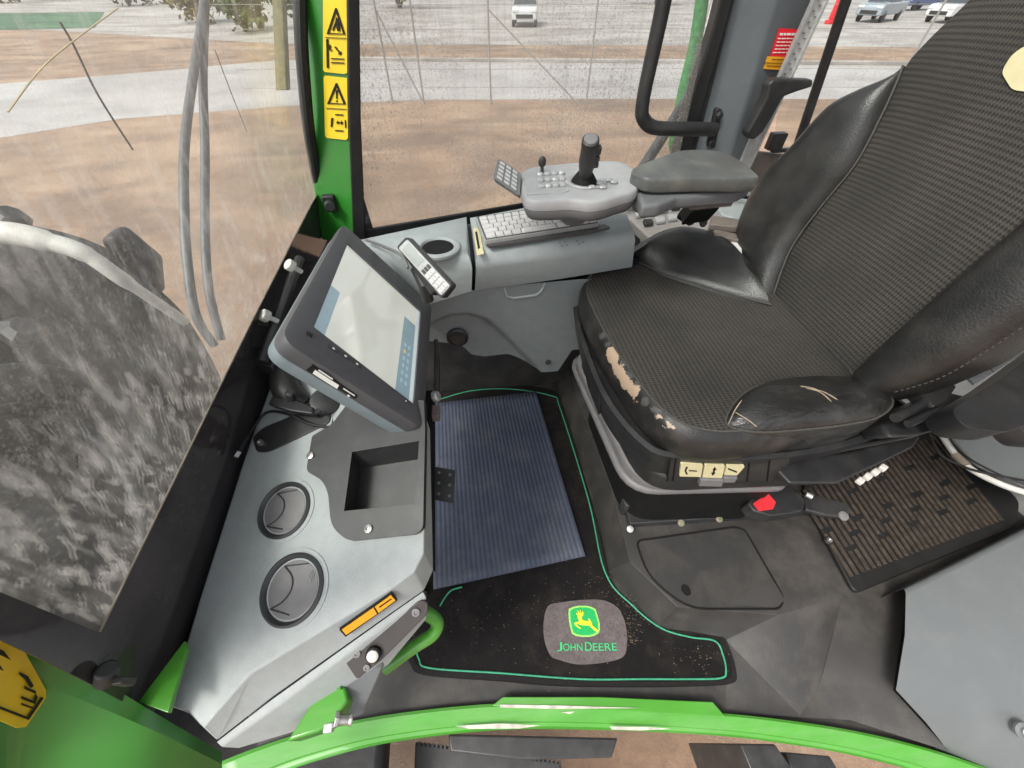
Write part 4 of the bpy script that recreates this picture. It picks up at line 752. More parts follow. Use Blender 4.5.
# orange label and dark latch plate on the end
bq0, bq1 = o1[7], o1[8]; bq3 = P(272, 697, z=.555)
bq2 = P(398, 608, z=.60)
bn_u = (bq2-bq0).cross(bq3-bq1).normalized(); bn_u = bn_u if bn_u.dot(EYE-bq0) > 0 else -bn_u
bq0 = max((bq0, bq1, bq2, bq3), key=lambda p: p.dot(bn_u))
def BL(x, y, l): return PP(x, y, bq0+bn_u*(l-.0125), bn_u)
b = MB(); b.prism([BL(x, y, .016) for x, y in [(339.5, 630), (392, 593), (397.5, 600.5), (345.5, 637)]], bn_u*-.004); ol = b.build('orange_label', M['ink'], ds, smooth=False)
b = MB(); b.prism([BL(x, y, .0172) for x, y in [(342, 630), (373.5, 608), (377, 614), (346, 635)]], bn_u*-.001); b.prism([BL(x, y, .0172) for x, y in [(375, 607), (391, 595.5), (395.5, 600.5), (378.5, 613)]], bn_u*-.001); b.build('label_face', M['orange'], ol, smooth=False)
b = MB()
for d0 in (0, 3): b.prism([BL(x+d0*.45, y+d0*.75, .0078) for x, y in [(346, 629.5), (371, 612), (371.5, 612.8), (346.6, 630.3)]], bn_u*-.0005)
b.prism([BL(x, y, .0178) for x, y in [(379, 607), (391, 598.6), (391.6, 599.5), (379.6, 608)]], bn_u*-.0005); b.build('text_line', M['ink'], ol, smooth=False)
pz = [P(342, 655, z=.545), P(420, 600, z=.585), P(428, 604, z=.58), P(427, 615, z=.572), P(380, 660, z=.53), P(358, 679, z=.52)]
pnn = (pz[1]-pz[0]).cross(pz[5]-pz[0]).normalized(); pnn = pnn if pnn.dot(EYE-pz[0]) > 0 else -pnn
LP = lambda x, y, l=0: PP(x, y, pz[0]+pnn*l, pnn)
b = MB(); b.prism(roundpoly([LP(x, y, .013) for x, y in [(341, 656), (420, 600), (428, 602), (428, 614), (382, 660), (357, 680)]], .006), pnn*-.012); lp_ = b.build('latch_plate', mat('dark_brown_steel', (.04, .033, .03), .45, .5, var=.15), ds, bevel=.0015)
for x, y, rr in ((357, 653, .006), (367, 667, .005), (416, 612, .0065)):
    b = MB(); b.lathe([(rr, 0), (rr, .003), (rr*.5, .0035), (rr*.4, .002), (0, .002)], LP(x, y, .013), pnn, 14); b.build('screw', M['vent'], lp_)
b = MB(); b.lathe([(.012, 0), (.012, .007), (.0085, .008)], LP(374, 653, .013), pnn, 24, cap1=False); b.build('button_collar', M['deepblack'], lp_)
b = MB(); b.lathe([(.009, .004), (.009, .010), (.006, .013), (0, .014)], LP(374, 653, .013), pnn, 24); b.build('push_button', M['hose'], lp_)
# green release handle and green hinge with bolt
gh2 = thing('release_handle', 'bent green tube handle under the end of the dashboard', 'handle', P(420, 640, z=.4))
b = MB(); b.tube(cr([P(400, 604, z=.50), P(424, 612, z=.47), P(437, 622, z=.44), P(433, 634, z=.42), P(415, 646, z=.40), P(385, 668, z=.37)], 6), .0125, 14); b.build('tube', M['greenscuff'], gh2)
hg = thing('door_hinge', 'green steel hinge bracket with a protruding zinc bolt below the dashboard', 'hinge', P(320, 710, z=.3))
b = MB(); b.prism([P(x, y, z=.50) for x, y in [(324, 684), (345, 687), (348, 700), (334, 722), (318, 732), (286, 742)]], (0, 0, -.05)); b.build('bracket', M['greenscuff'], hg, bevel=.004)
b = MB(); b.prism([P(x, y, z=.505) for x, y in [(318, 677), (342, 679), (341, 690), (322, 686)]], (0, 0, -.05)); b.build('rear_plate', M['green'], hg, bevel=.003)
b = MB(); x0, x1 = P(334, 720, z=.50), P(360, 719, z=.48); ax = x1-x0; b.lathe([(.011, .0), (.011, .006), (.0, .006)], x0, ax, 6, cap0=True); b.lathe([(.0068, .006), (.0068, .022), (.0088, .024), (.0088, .027), (0, .027)], x0, ax, 16); b.build('hinge_bolt', M['steel'], hg, bevel=.0008)
b = MB(); b.box(P(329, 728, z=.495), (.014, .012, .012)); b.build('nut', M['alu'], hg, bevel=.002)
# ------------------------------------------------------------------ MONITOR (rectangle solved from its outline)
sc8 = .80
def MS(p): return EYE+(Vector(p)-EYE)*sc8
mA, mB, mC, mD = [MS(p) for p in ((-.328, 1.04, .838), (-.124, 1.021, .579), (-.133, .537, .600), (-.337, .556, .859))]
mn = (mB-mA).cross(mD-mA).normalized(); mn = mn if mn.dot(EYE-mA) > 0 else -mn
MP = lambda x, y, l=0: PP(x, y, mA+mn*l, mn)
mo_ = thing('monitor', 'tilted display monitor in a dark grey housing on the dashboard', 'monitor', (mC.x, mC.y, .7))
ou = [MP(338, 223), MP(352, 226), MP(431, 300), MP(433, 312), MP(428, 415), MP(418, 427), MP(300, 355), MP(281, 340), MP(285, 326)]
ou = roundpoly([MP(344, 222), MP(433, 304), MP(425, 430), MP(279, 338)], [.02, .022, .022, .03], 6)
cI = sum(ou, Vector())/len(ou); scr = roundpoly([MP(348, 243), MP(421, 311), MP(414, 404), MP(314, 327)], .003, 2)
def shr(k): return [p.lerp(cI, k) for p in ou]
b = MB(); b.loft([[p-mn*.03 for p in shr(.01)], [p-mn*.012 for p in shr(0)], [p-mn*.003 for p in shr(.012)], shr(.05)], cap0=True, cap1=False)
# bezel face ring down to the screen
sc4 = [MP(348, 243), MP(421, 311), MP(414, 404), MP(314, 327)]
scl = []
per = shr(.05)
m4 = len(per)//4
for i, p in enumerate(per): scl.append(sc4[i//m4])
rec = [p-mn*.006 for p in scl]
b.loft([per, scl, rec], cap0=False, cap1=False); b.build('housing', M['monitor'], mo_, sharp=40)
b = MB(); bk = [p-mn*.03 for p in shr(.015)]; b.loft([bk, [p-mn*.055 for p in shr(.03)], [p-mn*.075 for p in shr(.12)], [p-mn*.085 for p in shr(.3)]], cap0=False); b.build('rear_housing', M['monback'], mo_, sharp=50)
def screen_mat():
    m = bpy.data.materials.new('display_glass'); m.use_nodes = True; b = m.node_tree.nodes['Principled BSDF']; nt = m.node_tree; L = nt.links.new
    tc = N(nt, 'ShaderNodeTexCoord'); nz = N(nt, 'ShaderNodeTexNoise'); nz.inputs['Scale'].default_value = 9; nz.inputs['Detail'].default_value = 7; L(tc.outputs['Object'], nz.inputs['Vector'])
    mr = N(nt, 'ShaderNodeMapRange'); mr.inputs[3].default_value = .08; mr.inputs[4].default_value = .26; L(nz.outputs['Fac'], mr.inputs[0]); L(mr.outputs[0], b.inputs['Roughness'])
    b.inputs['Base Color'].default_value = (.10, .115, .12, 1); b.inputs['Specular IOR Level'].default_value = 1.0; b.inputs['Coat Weight'].default_value = 1; b.inputs['Coat Roughness'].default_value = .12
    b.inputs['Emission Color'].default_value = (.66, .66, .58, 1); b.inputs['Emission Strength'].default_value = .42  # emission also stands in for light reflected off the screen
    return m
b = MB(); b.prism([p-mn*.0045 for p in sc4], mn*-.002); sn_ = b.build('screen', screen_mat(), mo_, smooth=False)
def SQ(s, t, l=-.004): return sc4[0].lerp(sc4[1], s).lerp(sc4[3].lerp(sc4[2], s), t)+mn*l
def ui(s0, t0, s1, t1, m, l, name='screen_panel'): b = MB(); b.prism([SQ(s0, t0, l), SQ(s1, t0, l), SQ(s1, t1, l), SQ(s0, t1, l)], mn*-.0002); return b.build(name, m, sn_, smooth=False)
M['ui_blue'] = mat('display_blue', (.14, .20, .23), .2, .8, var=.1, scale=20, emis=((.24, .34, .38), .3), coat=1)
M['ui_pale'] = mat('display_pale', (.40, .45, .45), .2, .8, var=.1, scale=20, emis=((.6, .66, .66), .3), coat=1)
M['ui_icon'] = mat('display_icon', (.2, .32, .40), .2, .8, var=.1, scale=20, emis=((.3, .46, .55), .3), coat=1)
M['ui_yel'] = mat('display_yellow', (.55, .45, .12), .2, .8, var=.1, emis=((.7, .55, .15), .25), coat=1)
ui(.80, .22, .955, 1, M['ui_blue'], -.0040); ui(.955, 0, 1, 1, M['ui_pale'], -.0041)
ui(0, 0.55, .10, 1, M['ui_blue'], -.0041)
for i in range(6):
    ui(.84, .50+.07*i, .865, .535+.07*i, M['ui_yel'] if i == 1 else M['ui_icon'], -.0037, 'screen_icon')
    ui(.89, .50+.07*i, .915, .535+.07*i, M['ui_icon'], -.0037, 'screen_icon')
# bezel details
for (x0, y0, x1, y1) in ((328, 345, 339, 352), (341, 353, 350, 359), (352, 360, 362, 368)):
    b = MB(); a_, c_ = MP(x0, y0, .001), MP(x1, y1, .001); u_ = (c_-a_).normalized(); w_ = mn.cross(u_)*.0045
    b.prism([a_-w_, c_-w_, c_+w_, a_+w_], mn*-.001); bt = b.build('bezel_button', M['ventring'], mo_, bevel=.0005)
    b = MB(); p_ = a_.lerp(c_, .5); b.prism([p_-w_*.3-u_*.002, p_-w_*.3+u_*.002, p_+w_*.3+u_*.002, p_+w_*.3-u_*.002], mn*.0008); b.build('button_mark', M['white'], bt, smooth=False)
b = MB()
for i in range(3): b.tube([MP(308+i*2.2, 331+i*1.2, .001), MP(307+i*2.2, 335+i*1.2, .001)], .0008, 5)
b.build('speaker_slots', M['ink'], mo_)
b = MB(); b.lathe([(.0015, 0), (0, .001)], MP(406, 401, .001), mn, 8); b.build('indicator_light', M['white'], mo_)
# data label on the near side wall of the rear housing
u_ = (MP(424, 432, -.045)-MP(281, 343, -.045)).normalized(); so = u_.cross(-mn).normalized(); so = so if so.dot(EYE-MP(320, 380)) > 0 else -so
so = (so-mn*.25).normalized()
SLP = lambda x, y, l=0: PP(x, y, MP(318, 378, -.034)+so*l, so)
b = MB(); b.prism([SLP(x, y, .004) for x, y in [(305.4, 370.5), (311.7, 365.8), (357.4, 395.8), (354.8, 400.7)]], so*-.004); dl = b.build('data_label', M['ink'], mo_, smooth=False)
b = MB()
for q in ([(312.5, 373.5), (315, 370), (339, 385.5), (337, 389)], [(347, 396), (348, 394.6), (350, 396), (349, 397.4)], [(318, 370.5), (318.6, 369.6), (333, 379), (332.5, 380)], [(343, 389), (343.5, 388.2), (355, 395.6), (354.6, 396.4)]): b.prism([SLP(x, y, .0048) for x, y in q], so*-.0006)
b.build('label_print', M['white'], dl, smooth=False)
# support bar with thumb screws behind the monitor
zb = .745
b = MB(); q0, q1 = P(300, 258, z=.86), P(262, 362, z=.78); b.tube([q0, q1], .011, 6); b.prism([P(258, 345, z=.78), P(278, 350, z=.78), P(272, 368, z=.77), P(254, 362, z=.77)], (0, 0, -.03)); br_ = b.build('support_bar', M['satin'], mo_, bevel=.003)
for x, y, z in ((293, 267, .87), (268, 317, .83)):
    b = MB(); c0 = P(x, y, z=z); b.lathe([(.0, 0), (.012, 0), (.0125, .006), (.012, .012), (.009, .014), (0, .014)], c0, (-.5, -.3, .8), 12); b.lathe([(.005, -.02), (.005, 0), (0, .0)], c0, (-.5, -.3, .8), 10); b.build('thumb_screw', M['hose'], br_, sharp=25)
b = MB(); b.tube(cr([P(285, 368, z=.735), P(284, 380, z=.735), P(288, 392, z=.73), P(305, 405, z=.71)], 5), [.022, .024, .026, .026, .026, .026, .026, .026, .026, .026, .026, .025, .024, .022, .02, .02][:16], 16); b.build('ball_mount', M['black'], mo_)
b = MB(); b.prism([P(267, 404, z=.74), P(272, 395, z=.74), P(296, 399, z=.735), P(314, 407, z=.735), P(313, 414, z=.735), P(290, 411, z=.735)], dn*-.02); b.tube([P(292, 403, z=.725), P(290, 392, z=.755)], .009, 12); b.build('clamp_lever', M['black'], mo_, bevel=.004)
b = MB(); b.lathe([(.026, -.02), (.028, 0), (.028, .006), (.02, .009), (0, .010)], P(326, 402, z=.725), (.3, -.2, .9), 24); b.lathe([(.006, .009), (.005, .014), (0, .014)], P(318, 414, z=.728), (.3, -.2, .9), 10); b.build('clamp_disc', M['satin'], mo_)
b = MB()
for x in (335, 341, 350): b.tube([P(x, 395, z=.72), P(x-2, 428, z=.705)], .0035, 8)
b.build('cable_bundle', M['rubber'], mo_)
b = MB(); b.lathe([(.03, 0), (.03, .005), (0, .005)], P(352, 420, z=.712), (0, 0, 1), 24); b.build('grey_disc', M['dash'], mo_)
# knob and fittings at the right end of the monitor mount
b = MB(); b.tube([P(436, 340, z=.66), P(438, 400, z=.62)], .006, 8); b.box(P(437, 372, z=.64), (.012, .12, .03)); b.build('end_bracket', M['satin'], mo_, bevel=.002)
b = MB(); b.lathe([(.0, 0), (.014, .0), (.014, .008), (.011, .012), (0, .012)], P(434, 397, z=.63), (.9, -.1, .4), 8); b.build('end_knob', M['alu'], mo_)
b = MB(); b.box(P(436, 413, z=.62), (.018, .035, .02)); b.build('terminal_block', M['brown'], mo_, bevel=.003)
# usb cable lying from the mount to the dash edge
b = MB(); b.tube(cr([P(335, 428, z=.712), P(310, 424, z=.715), P(288, 414, z=.712), P(268, 412, z=.71), P(256, 424, z=.70), P(246, 440, z=.70)], 6), .0028, 8); uc = tag(b.build('usb_cable', M['rubber']), 'thin black cable with a plug hanging at the dashboard edge', 'cable')
b = MB(); b.tube([P(247, 438, z=.701), P(239, 452, z=.698)], [.004, .0062], 10); b.build('plug_grip', M['rubber'], uc)
b = MB(); pa, pb = P(239, 452, z=.698), P(236, 457, z=.697); b.tube([pa, pb], .0048, 4); b.build('plug', M['alu'], uc)
# perforated hinge plate by the footwell
hp = thing('hinge_plate', 'small black plate with six rivets on the dashboard flank', 'plate', P(443, 484, z=.55))
hq = [P(433, 466, z=.565), P(455, 470, z=.565), P(454, 503, z=.56), P(433, 499, z=.56)]
b = MB(); b.prism(hq, (0, 0, -.004)); b.build('plate', M['satin'], hp, bevel=.001)
for i in range(3):
    for j in range(2):
        b = MB(); b.lathe([(.0035, 0), (.003, .0015), (0, .002)], hq[0].lerp(hq[1], .27+.5*j).lerp(hq[3].lerp(hq[2], .27+.5*j), .18+.32*i), (0, 0, 1), 10); b.build('rivet', M['vent'], hp)
# ------------------------------------------------------------------ SIDE CONSOLE
cs = thing('side_console', 'long grey side console with a cup holder under the side window', 'console', (.2, 1.05, .3))
TZ = .82
def module(px_front_top, px_front_bot, zt, zb, back, name, m, bev=.022):
    ft = [P(x, y, z=zt) for x, y in px_front_top]; fb = [P(x, y, z=zb) for x, y in px_front_bot]; bk = [P(x, y, z=zt) for x, y in back]
    b = MB(); rb = bk[::-1]; pb = [off(p, zb-zt) for p in rb]; loops = [fb+pb]
    e0, e1_ = ft[0].lerp(rb[-1], 0), ft[-1].lerp(rb[0], 0)
    for a_ in (0, .25, .5, .75, 1):
        g_ = a_*math.pi/2; dz_ = -.04*(1-math.sin(g_)); ins = .04*(1-math.cos(g_)); row = []
        for k_, p in enumerate(ft):
            bk_p = rb[-1].lerp(rb[0], k_/(len(ft)-1)); dirb = (bk_p-p).normalized(); sd_ = Vector((0, 0, 0))
            if k_ == 0: sd_ = (ft[1]-ft[0]).normalized()*ins*.4
            if k_ == len(ft)-1: sd_ = (ft[-2]-ft[-1]).normalized()*ins*.4
            row.append(p+dirb*ins+sd_+Vector((0, 0, dz_)))
        loops.append(row+[p+Vector((0, 0, dz_ if a_ < 1 else 0)) for p in rb])
    b.loft(loops); return b.build(name, m, cs, sharp=50)
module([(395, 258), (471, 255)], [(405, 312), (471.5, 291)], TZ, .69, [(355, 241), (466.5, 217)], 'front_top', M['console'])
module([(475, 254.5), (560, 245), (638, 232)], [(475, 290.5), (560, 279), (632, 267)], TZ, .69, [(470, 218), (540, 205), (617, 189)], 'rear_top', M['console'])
b = MB(); b.prism([P(x, y, z=.69) for x, y in [(412, 300), (471, 284), (560, 272), (640, 258), (640, 200), (380, 230)]], (0, 0, -.02)); b.build('core', M['deepblack'], cs)
# lower panel: height field with an arched recess
KY = .926
def KP(x, y, o=0): return P(x, y, y=KY+.135*(P(x, y, y=KY).x)+o)
topl = resample([KP(x, y) for x, y in [(425, 309), (436, 299), (452, 293), (505, 286), (582, 279), (625, 280)]], 70)
botl = resample([KP(x, y) for x, y in [(425, 350), (436, 350.5), (460, 353), (466, 357), (472, 363), (485, 365), (509, 362), (518, 365), (535, 373), (558, 371), (572, 350), (640, 345)]], 70)
arch = [P(x, y, y=KY+.02) for x, y in [(436, 318), (450, 313), (468, 313), (484, 319), (500, 333), (516, 350), (538, 374)]]
b = MB(); rows = []
for j in range(41):
    row = []
    for i in range(70):
        p = topl[i].lerp(botl[i], j/40)
        dmin = 9; sgn = 1
        for a_, c_ in zip(arch, arch[1:]):
            ab = Vector((c_.x-a_.x, 0, c_.z-a_.z)); ap = Vector((p.x-a_.x, 0, p.z-a_.z)); t = max(0, min(1, ap.dot(ab)/ab.length_squared)); dd = (ap-ab*t).length
            if dd < dmin: dmin = dd; sgn = 1 if ab.x*ap.z-ab.z*ap.x > 0 else -1
        s = max(0, min(1, (.02-sgn*dmin)/.04)); s = s*s*(3-2*s)
        row.append(p+Vector((0, .042*s, 0)))
    rows.append(row)
b.loft(rows, closed=False, cap0=False, cap1=False); b.build('lower_panel', M['conlow_shaded'], cs, sharp=70)
b = MB(); b.tube([KP(x, y, -.002) for x, y in [(504, 287), (507, 296), (513, 298), (536, 295), (541, 291), (545, 283)]], .0035, 8); b.build('finger_pull', M['console'], cs)
b = MB(); b.prism([KP(x, y, .003) for x, y in [(506, 287), (509, 295), (536, 292), (541, 283)]], (0, .01, 0)); b.build('pull_recess', M['sidepanel'], cs, bevel=.002)
so_ = KP(457.5, 337, .034)
b = MB(); b.lathe([(.034, 0), (.034, .006), (.028, .009), (.026, .004), (.0, .003)], so_, (0, -1, .05), 32); sv = b.build('round_vent', M['black'], cs)
b = MB(); b.tube([so_+Vector((-.022, -.008, .01)), so_+Vector((0, -.0095, .014)), so_+Vector((.022, -.008, .01))], .0012, 6); b.build('vent_ridge', M['satin'], sv)
b = MB(); b.lathe([(.010, 0), (.010, .003), (.006, .004), (.005, .001), (0, .001)], KP(548, 362, -.002), (0, -1, .1), 16); b.build('screw', M['ventring'], cs)
# cup holder
cpz = P(438, 248.5, z=TZ+.0005)
b = MB(); b.lathe([(.056, -.001), (.056, .005), (.052, .008), (.044, .008), (.040, .004), (.039, -.004), (.038, -.05), (0, -.05)][:6], cpz, (0, 0, 1), 40, cap0=False, cap1=False); ch = b.build('cup_holder', M['console'], cs)
b = MB(); b.lathe([(.039, -.0), (.039, .003), (.0, .0012)], cpz, (0, 0, 1), 40, cap0=False, cap1=False); b.build('cup_well', M['deepblack'], ch)
b = MB(); b.prism([P(x, y, z=TZ+.001) for x, y in [(473, 229), (479, 227), (484, 254), (477, 256)]], (0, 0, .001)); lb = b.build('pale_label', M['cream'], cs, smooth=False)
b = MB(); b.prism([P(x, y, z=TZ+.0024) for x, y in [(475, 232), (477, 231.5), (480, 248), (478, 249)]], (0, 0, .0004)); b.build('text_line', M['ink'], lb, smooth=False)
b = MB()
for x, y in ((560, 243), (562, 246), (565, 242), (567, 245), (577, 241), (579, 244), (583, 242)): b.blob(P(x, y, z=TZ+.0004), (.003, .002, .0004), n=6, k=3)
b.build('scuff', M['deepblack'], cs)
# switch bank
b = MB(); b.prism([P(x, y, z=.72) for x, y in [(616, 205), (640, 190), (745, 196), (750, 232), (660, 238), (648, 236)]], (0, 0, -.07)); sb_ = b.build('switch_bank', mat('switch_panel', (.27, .25, .235), .45, .4, var=.08, bump=.15), cs, bevel=.006)
for i, (x, y, dk_) in enumerate(((640, 217, 0), (651, 214.5, 1), (663, 212.5, 0), (675, 210, 1), (648, 225.5, 1), (660, 223, 0), (672, 220.5, 0), (684, 218, 1), (632, 209, 0), (643, 207, 0))):
    b = MB(); c0 = P(x, y, z=.722); b.prism([c0+Vector(q) for q in ((-.017, -.012, 0), (.015, -.008, 0), (.015, .012, .006), (-.017, .012, .006))], (0, 0, .012)); b.build('rocker_switch', M['satin'] if dk_ else M['pod'], sb_, bevel=.003)
# tray and brackets behind the switch bank
b = MB(); b.prism([P(x, y, z=.735) for x, y in [(715, 205), (730, 190), (748, 183), (775, 190), (775, 215), (745, 222), (722, 214)]], (0, 0, -.03)); b.lathe([(.04, 0), (.04, .012), (.034, .014), (.032, .002)], P(744, 199, z=.736), (0, 0, 1), 28, cap0=False, cap1=False); b.build('rear_tray', M['console'], cs, bevel=.006)
b = MB(); b.lathe([(.032, 0), (0, 0.001)], P(744, 199, z=.7385), (0, 0, 1), 28, cap0=False, cap1=False); b.build('cup_well', M['deepblack'], cs)
b = MB(); b.prism([P(x, y, z=.745) for x, y in [(712, 215), (748, 220), (748, 228), (710, 224)]], (0, 0, -.02)); b.prism([P(x, y, z=.735) for x, y in [(714, 229), (745, 235), (745, 241), (714, 235)]], (0, 0, -.015)); b.build('brown_strap', M['brown'], cs, bevel=.003)
b = MB(); b.prism([P(x, y, z=.725) for x, y in [(731, 242), (741, 241), (742, 256), (734, 252)]], (0, 0, -.004)); b.build('blue_white_tag', M['white'], cs, smooth=False)
# ------------------------------------------------------------------ KEYBOARD
kz = .842
kq = [P(475, 217, z=kz), P(588, 201.5, z=kz), P(600, 223, z=kz), P(484, 240.5, z=kz)]
kb = thing('keyboard', 'compact keyboard with pale keys on the grey console', 'keyboard', kq[3])
b = MB(); b.prism(roundpoly(kq, .006, 3), (0, 0, -.013)); b.build('case', M['silver'], kb, bevel=.002)
b = MB(); b.prism([off(p, -.002) for p in [q.lerp(sum(kq, Vector())/4, .03) for q in kq]], (0, 0, .003)); b.build('key_bed', M['kbase'], kb)
b = MB(); b.prism([P(x, y, z=.832) for x, y in [(486, 243), (575, 230), (604, 224), (610, 227), (590, 232), (489, 246)]], (0, 0, -.006)); b.build('black_foot', M['kbase'], kb)
def KQ(s, t): return kq[0].lerp(kq[1], s).lerp(kq[3].lerp(kq[2], s), t)
rowsk = [[1]*14, [1]*13+[1.4], [1.4]+[1]*13, [1.8]+[1]*11+[1.6], [1.2, 1, 1, 1.2, 4.6, 1.2, 1, 1, 1, 1]]
for r_, ws_ in enumerate(rowsk):
    tot = sum(ws_); s = .025
    for w in ws_:
        ds_ = w/tot*.95; t0, t1 = .07+r_*.178, .07+(r_+1)*.178
        qs = [KQ(s+.003, t0+.010), KQ(s+ds_-.003, t0+.010), KQ(s+ds_-.003, t1-.010), KQ(s+.003, t1-.010)]
        b = MB(); cc = sum(qs, Vector())/4; b.loft([[off(p, .001) for p in qs], [off(p.lerp(cc, .14), .0045) for p in qs]]); b.build('key', M['keys'], kb, sharp=20); s += ds_
# ------------------------------------------------------------------ CORDLESS HANDSET in its holder
hs_ = .92
def HS(p): return EYE+(Vector(p)-EYE)*hs_
hpt = [P(407, 236, z=.93), P(451, 283, z=.895), P(441, 297, z=.865), P(396, 249, z=.90)]
ha, hb = (hpt[0]+hpt[3])/2, (hpt[1]+hpt[2])/2
hn = (hpt[1]-hpt[0]).cross(hpt[3]-hpt[0]).normalized(); hn = hn if hn.dot(EYE-ha) > 0 else -hn
hd = thing('telephone_handset', 'small corded telephone handset with keypad propped beside the monitor', 'telephone', hpt[3])
HP = lambda x, y, l=0: PP(x, y, ha+hn*l, hn)
b = MB(); hq = roundpoly([HP(406, 236), HP(452, 285), HP(441, 299), HP(396, 247)], .008, 4); b.prism(hq, hn*-.016); b.build('handset_body', M['satin'], hd, bevel=.004)
b = MB(); b.prism(roundpoly([HP(407, 239, .001), HP(450, 286, .001), HP(441, 296, .001), HP(398, 248, .001)], .006, 3), hn*-.003); b.build('face', M['alu'], hd, bevel=.001)
def HQ(s, t, l=.0015): return HP(407, 239, l).lerp(HP(450, 286, l), s).lerp(HP(398, 248, l).lerp(HP(441, 296, l), s), t)
b = MB(); b.prism([HQ(.06, .12), HQ(.44, .12), HQ(.44, .88), HQ(.06, .88)], hn*-.001); b.build('display', mat('grey_display', (.33, .35, .33), .2, .8, var=.05, coat=.5), hd, smooth=False)
for i in range(5):
    for j in range(3):
        s0, t0 = .52+i*.095, .1+j*.28
        b = MB(); b.prism([HQ(s0, t0, .003), HQ(s0+.07, t0, .003), HQ(s0+.07, t0+.22, .003), HQ(s0, t0+.22, .003)], hn*-.002); k_ = b.build('key', M['keys'] if i else M['kbase'], hd, bevel=.0006, seg=1)
b = MB(); b.prism([HP(x, y, -.017) for x, y in [(397, 247), (406, 243), (440, 285), (430, 296)]], hn*-.022); b.build('cradle', M['black'], hd, bevel=.005)
b = MB(); b.tube([HP(416, 268, -.03), P(424, 285, z=.84), P(428, 300, z=.80)], .013, 12); b.build('cradle_arm', M['black'], hd)
b = MB(); b.tube(cr([P(366, 240, z=.835), P(385, 247, z=.86), P(402, 256, z=.885), P(408, 268, z=.88)], 6), .0035, 8); b.tube(cr([P(419, 264, z=.87), P(426, 276, z=.85), P(426, 288, z=.83)], 6), .010, 10); b.build('cord', M['vent'], hd)
# ------------------------------------------------------------------ CONTROL ARMREST
ar = thing('control_armrest', 'grey joystick control pod joined to a padded armrest above the console', 'control armrest', P(600, 190, z=.9))
pz_ = .975
up_px = [(521, 176), (523, 171), (535, 166.5), (560, 164), (590, 161.5), (618, 161), (631, 166), (638.5, 174), (640, 184), (635, 191), (622, 195), (606, 200), (590, 202), (570, 200), (548, 201), (529, 200), (523, 193)]
upp = cr([P(x, y, z=pz_) for x, y in up_px], 4, closed=True); uc_ = sum(upp, Vector())/len(upp)
def sh(l, k, dz): return [p.lerp(uc_, k)+Vector((0, 0, dz)) for p in l]
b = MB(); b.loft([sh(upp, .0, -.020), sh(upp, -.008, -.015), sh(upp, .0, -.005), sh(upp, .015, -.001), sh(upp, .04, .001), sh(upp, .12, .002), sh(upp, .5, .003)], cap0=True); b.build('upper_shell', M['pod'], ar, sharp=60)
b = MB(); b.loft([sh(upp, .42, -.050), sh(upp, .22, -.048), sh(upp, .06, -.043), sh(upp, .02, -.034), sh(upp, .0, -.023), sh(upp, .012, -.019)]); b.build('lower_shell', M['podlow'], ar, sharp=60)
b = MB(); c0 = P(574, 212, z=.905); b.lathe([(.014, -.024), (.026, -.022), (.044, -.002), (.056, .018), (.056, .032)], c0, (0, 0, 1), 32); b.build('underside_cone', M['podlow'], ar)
b = MB(); c0 = P(586, 181, z=pz_+.004); b.lathe([(.046, 0), (.044, .003), (.036, .002), (.030, -.002)], c0, (0, 0, 1), 36, cap0=False, cap1=False); b.build('joystick_well', M['pod'], ar)
js0 = P(584, 182, z=pz_+.004); js1 = P(591, 139, z=1.075)
jd = (js1-js0); jl = jd.length
jn_ = jd.normalized(); jr = frame(jn_, (0, -1, 0))
js = MB(); js.lathe([(.029, 0), (.026, .006), (.022, .012), (.016, .02)], js0, (0, 0, 1), 28); js.build('rubber_boot', M['deepblack'], ar)
b = MB(); rr = [(.013, .012), (.014, .03), (.0165, .045), (.0175, jl*.55), (.0165, jl*.8), (.0175, jl*.93), (.0165, jl*.985), (.013, jl), (0, jl+.001)]; b.lathe(rr, js0, jn_, 24); stick = b.build('joystick', M['black'], ar)
b = MB(); b.lathe([(.0135, jl+.0005), (.012, jl+.002), (0, jl+.0025)], js0, jn_, 24); b.build('stick_cap', M['vent'], stick)
ex = Vector((1, -.25, 0)).normalized()
for h_, s_ in ((.78, .016), (.6, .012), (.46, .012)):
    b = MB(); b.box(js0+jn_*jl*h_+ex*.018, (.010, .012, s_), frame(jn_, (0, 1, 0))); b.build('stick_button', M['satin'], stick, bevel=.002)
b = MB(); b.prism(roundpoly([P(x, y, z=pz_+.0045) for x, y in [(525, 178), (562, 173), (570, 190), (566, 192), (527, 194)]], .008), (0, 0, -.003)); b.build('key_panel', M['silver'], ar, bevel=.001)
for r_ in range(3):
    for c_ in range(4):
        b = MB(); q = P(540+c_*7.2+r_*.6, 175.5+r_*6-c_*.5, z=pz_+.004); b.blob(q+Vector((0, 0, .002)), (.0075, .0065, .0055), e2=.5, n=14, k=8); b.build('push_button', M['pod'] if (r_+c_) % 3 else M['alu'], ar)
for x, y in ((600, 183), (609, 180), (603, 187), (592, 187), (614, 182)):
    b = MB(); b.blob(P(x, y, z=pz_+.006), (.0085, .006, .004), e2=.6, n=14, k=8); b.build('push_button', M['silver'], ar)
b = MB(); q = P(542, 174, z=pz_); b.tube([q, q+Vector((0, .004, .016))], .004, 10); b.blob(q+Vector((0, .004, .024)), (.009, .006, .012)); b.build('toggle_switch', M['black'], ar)
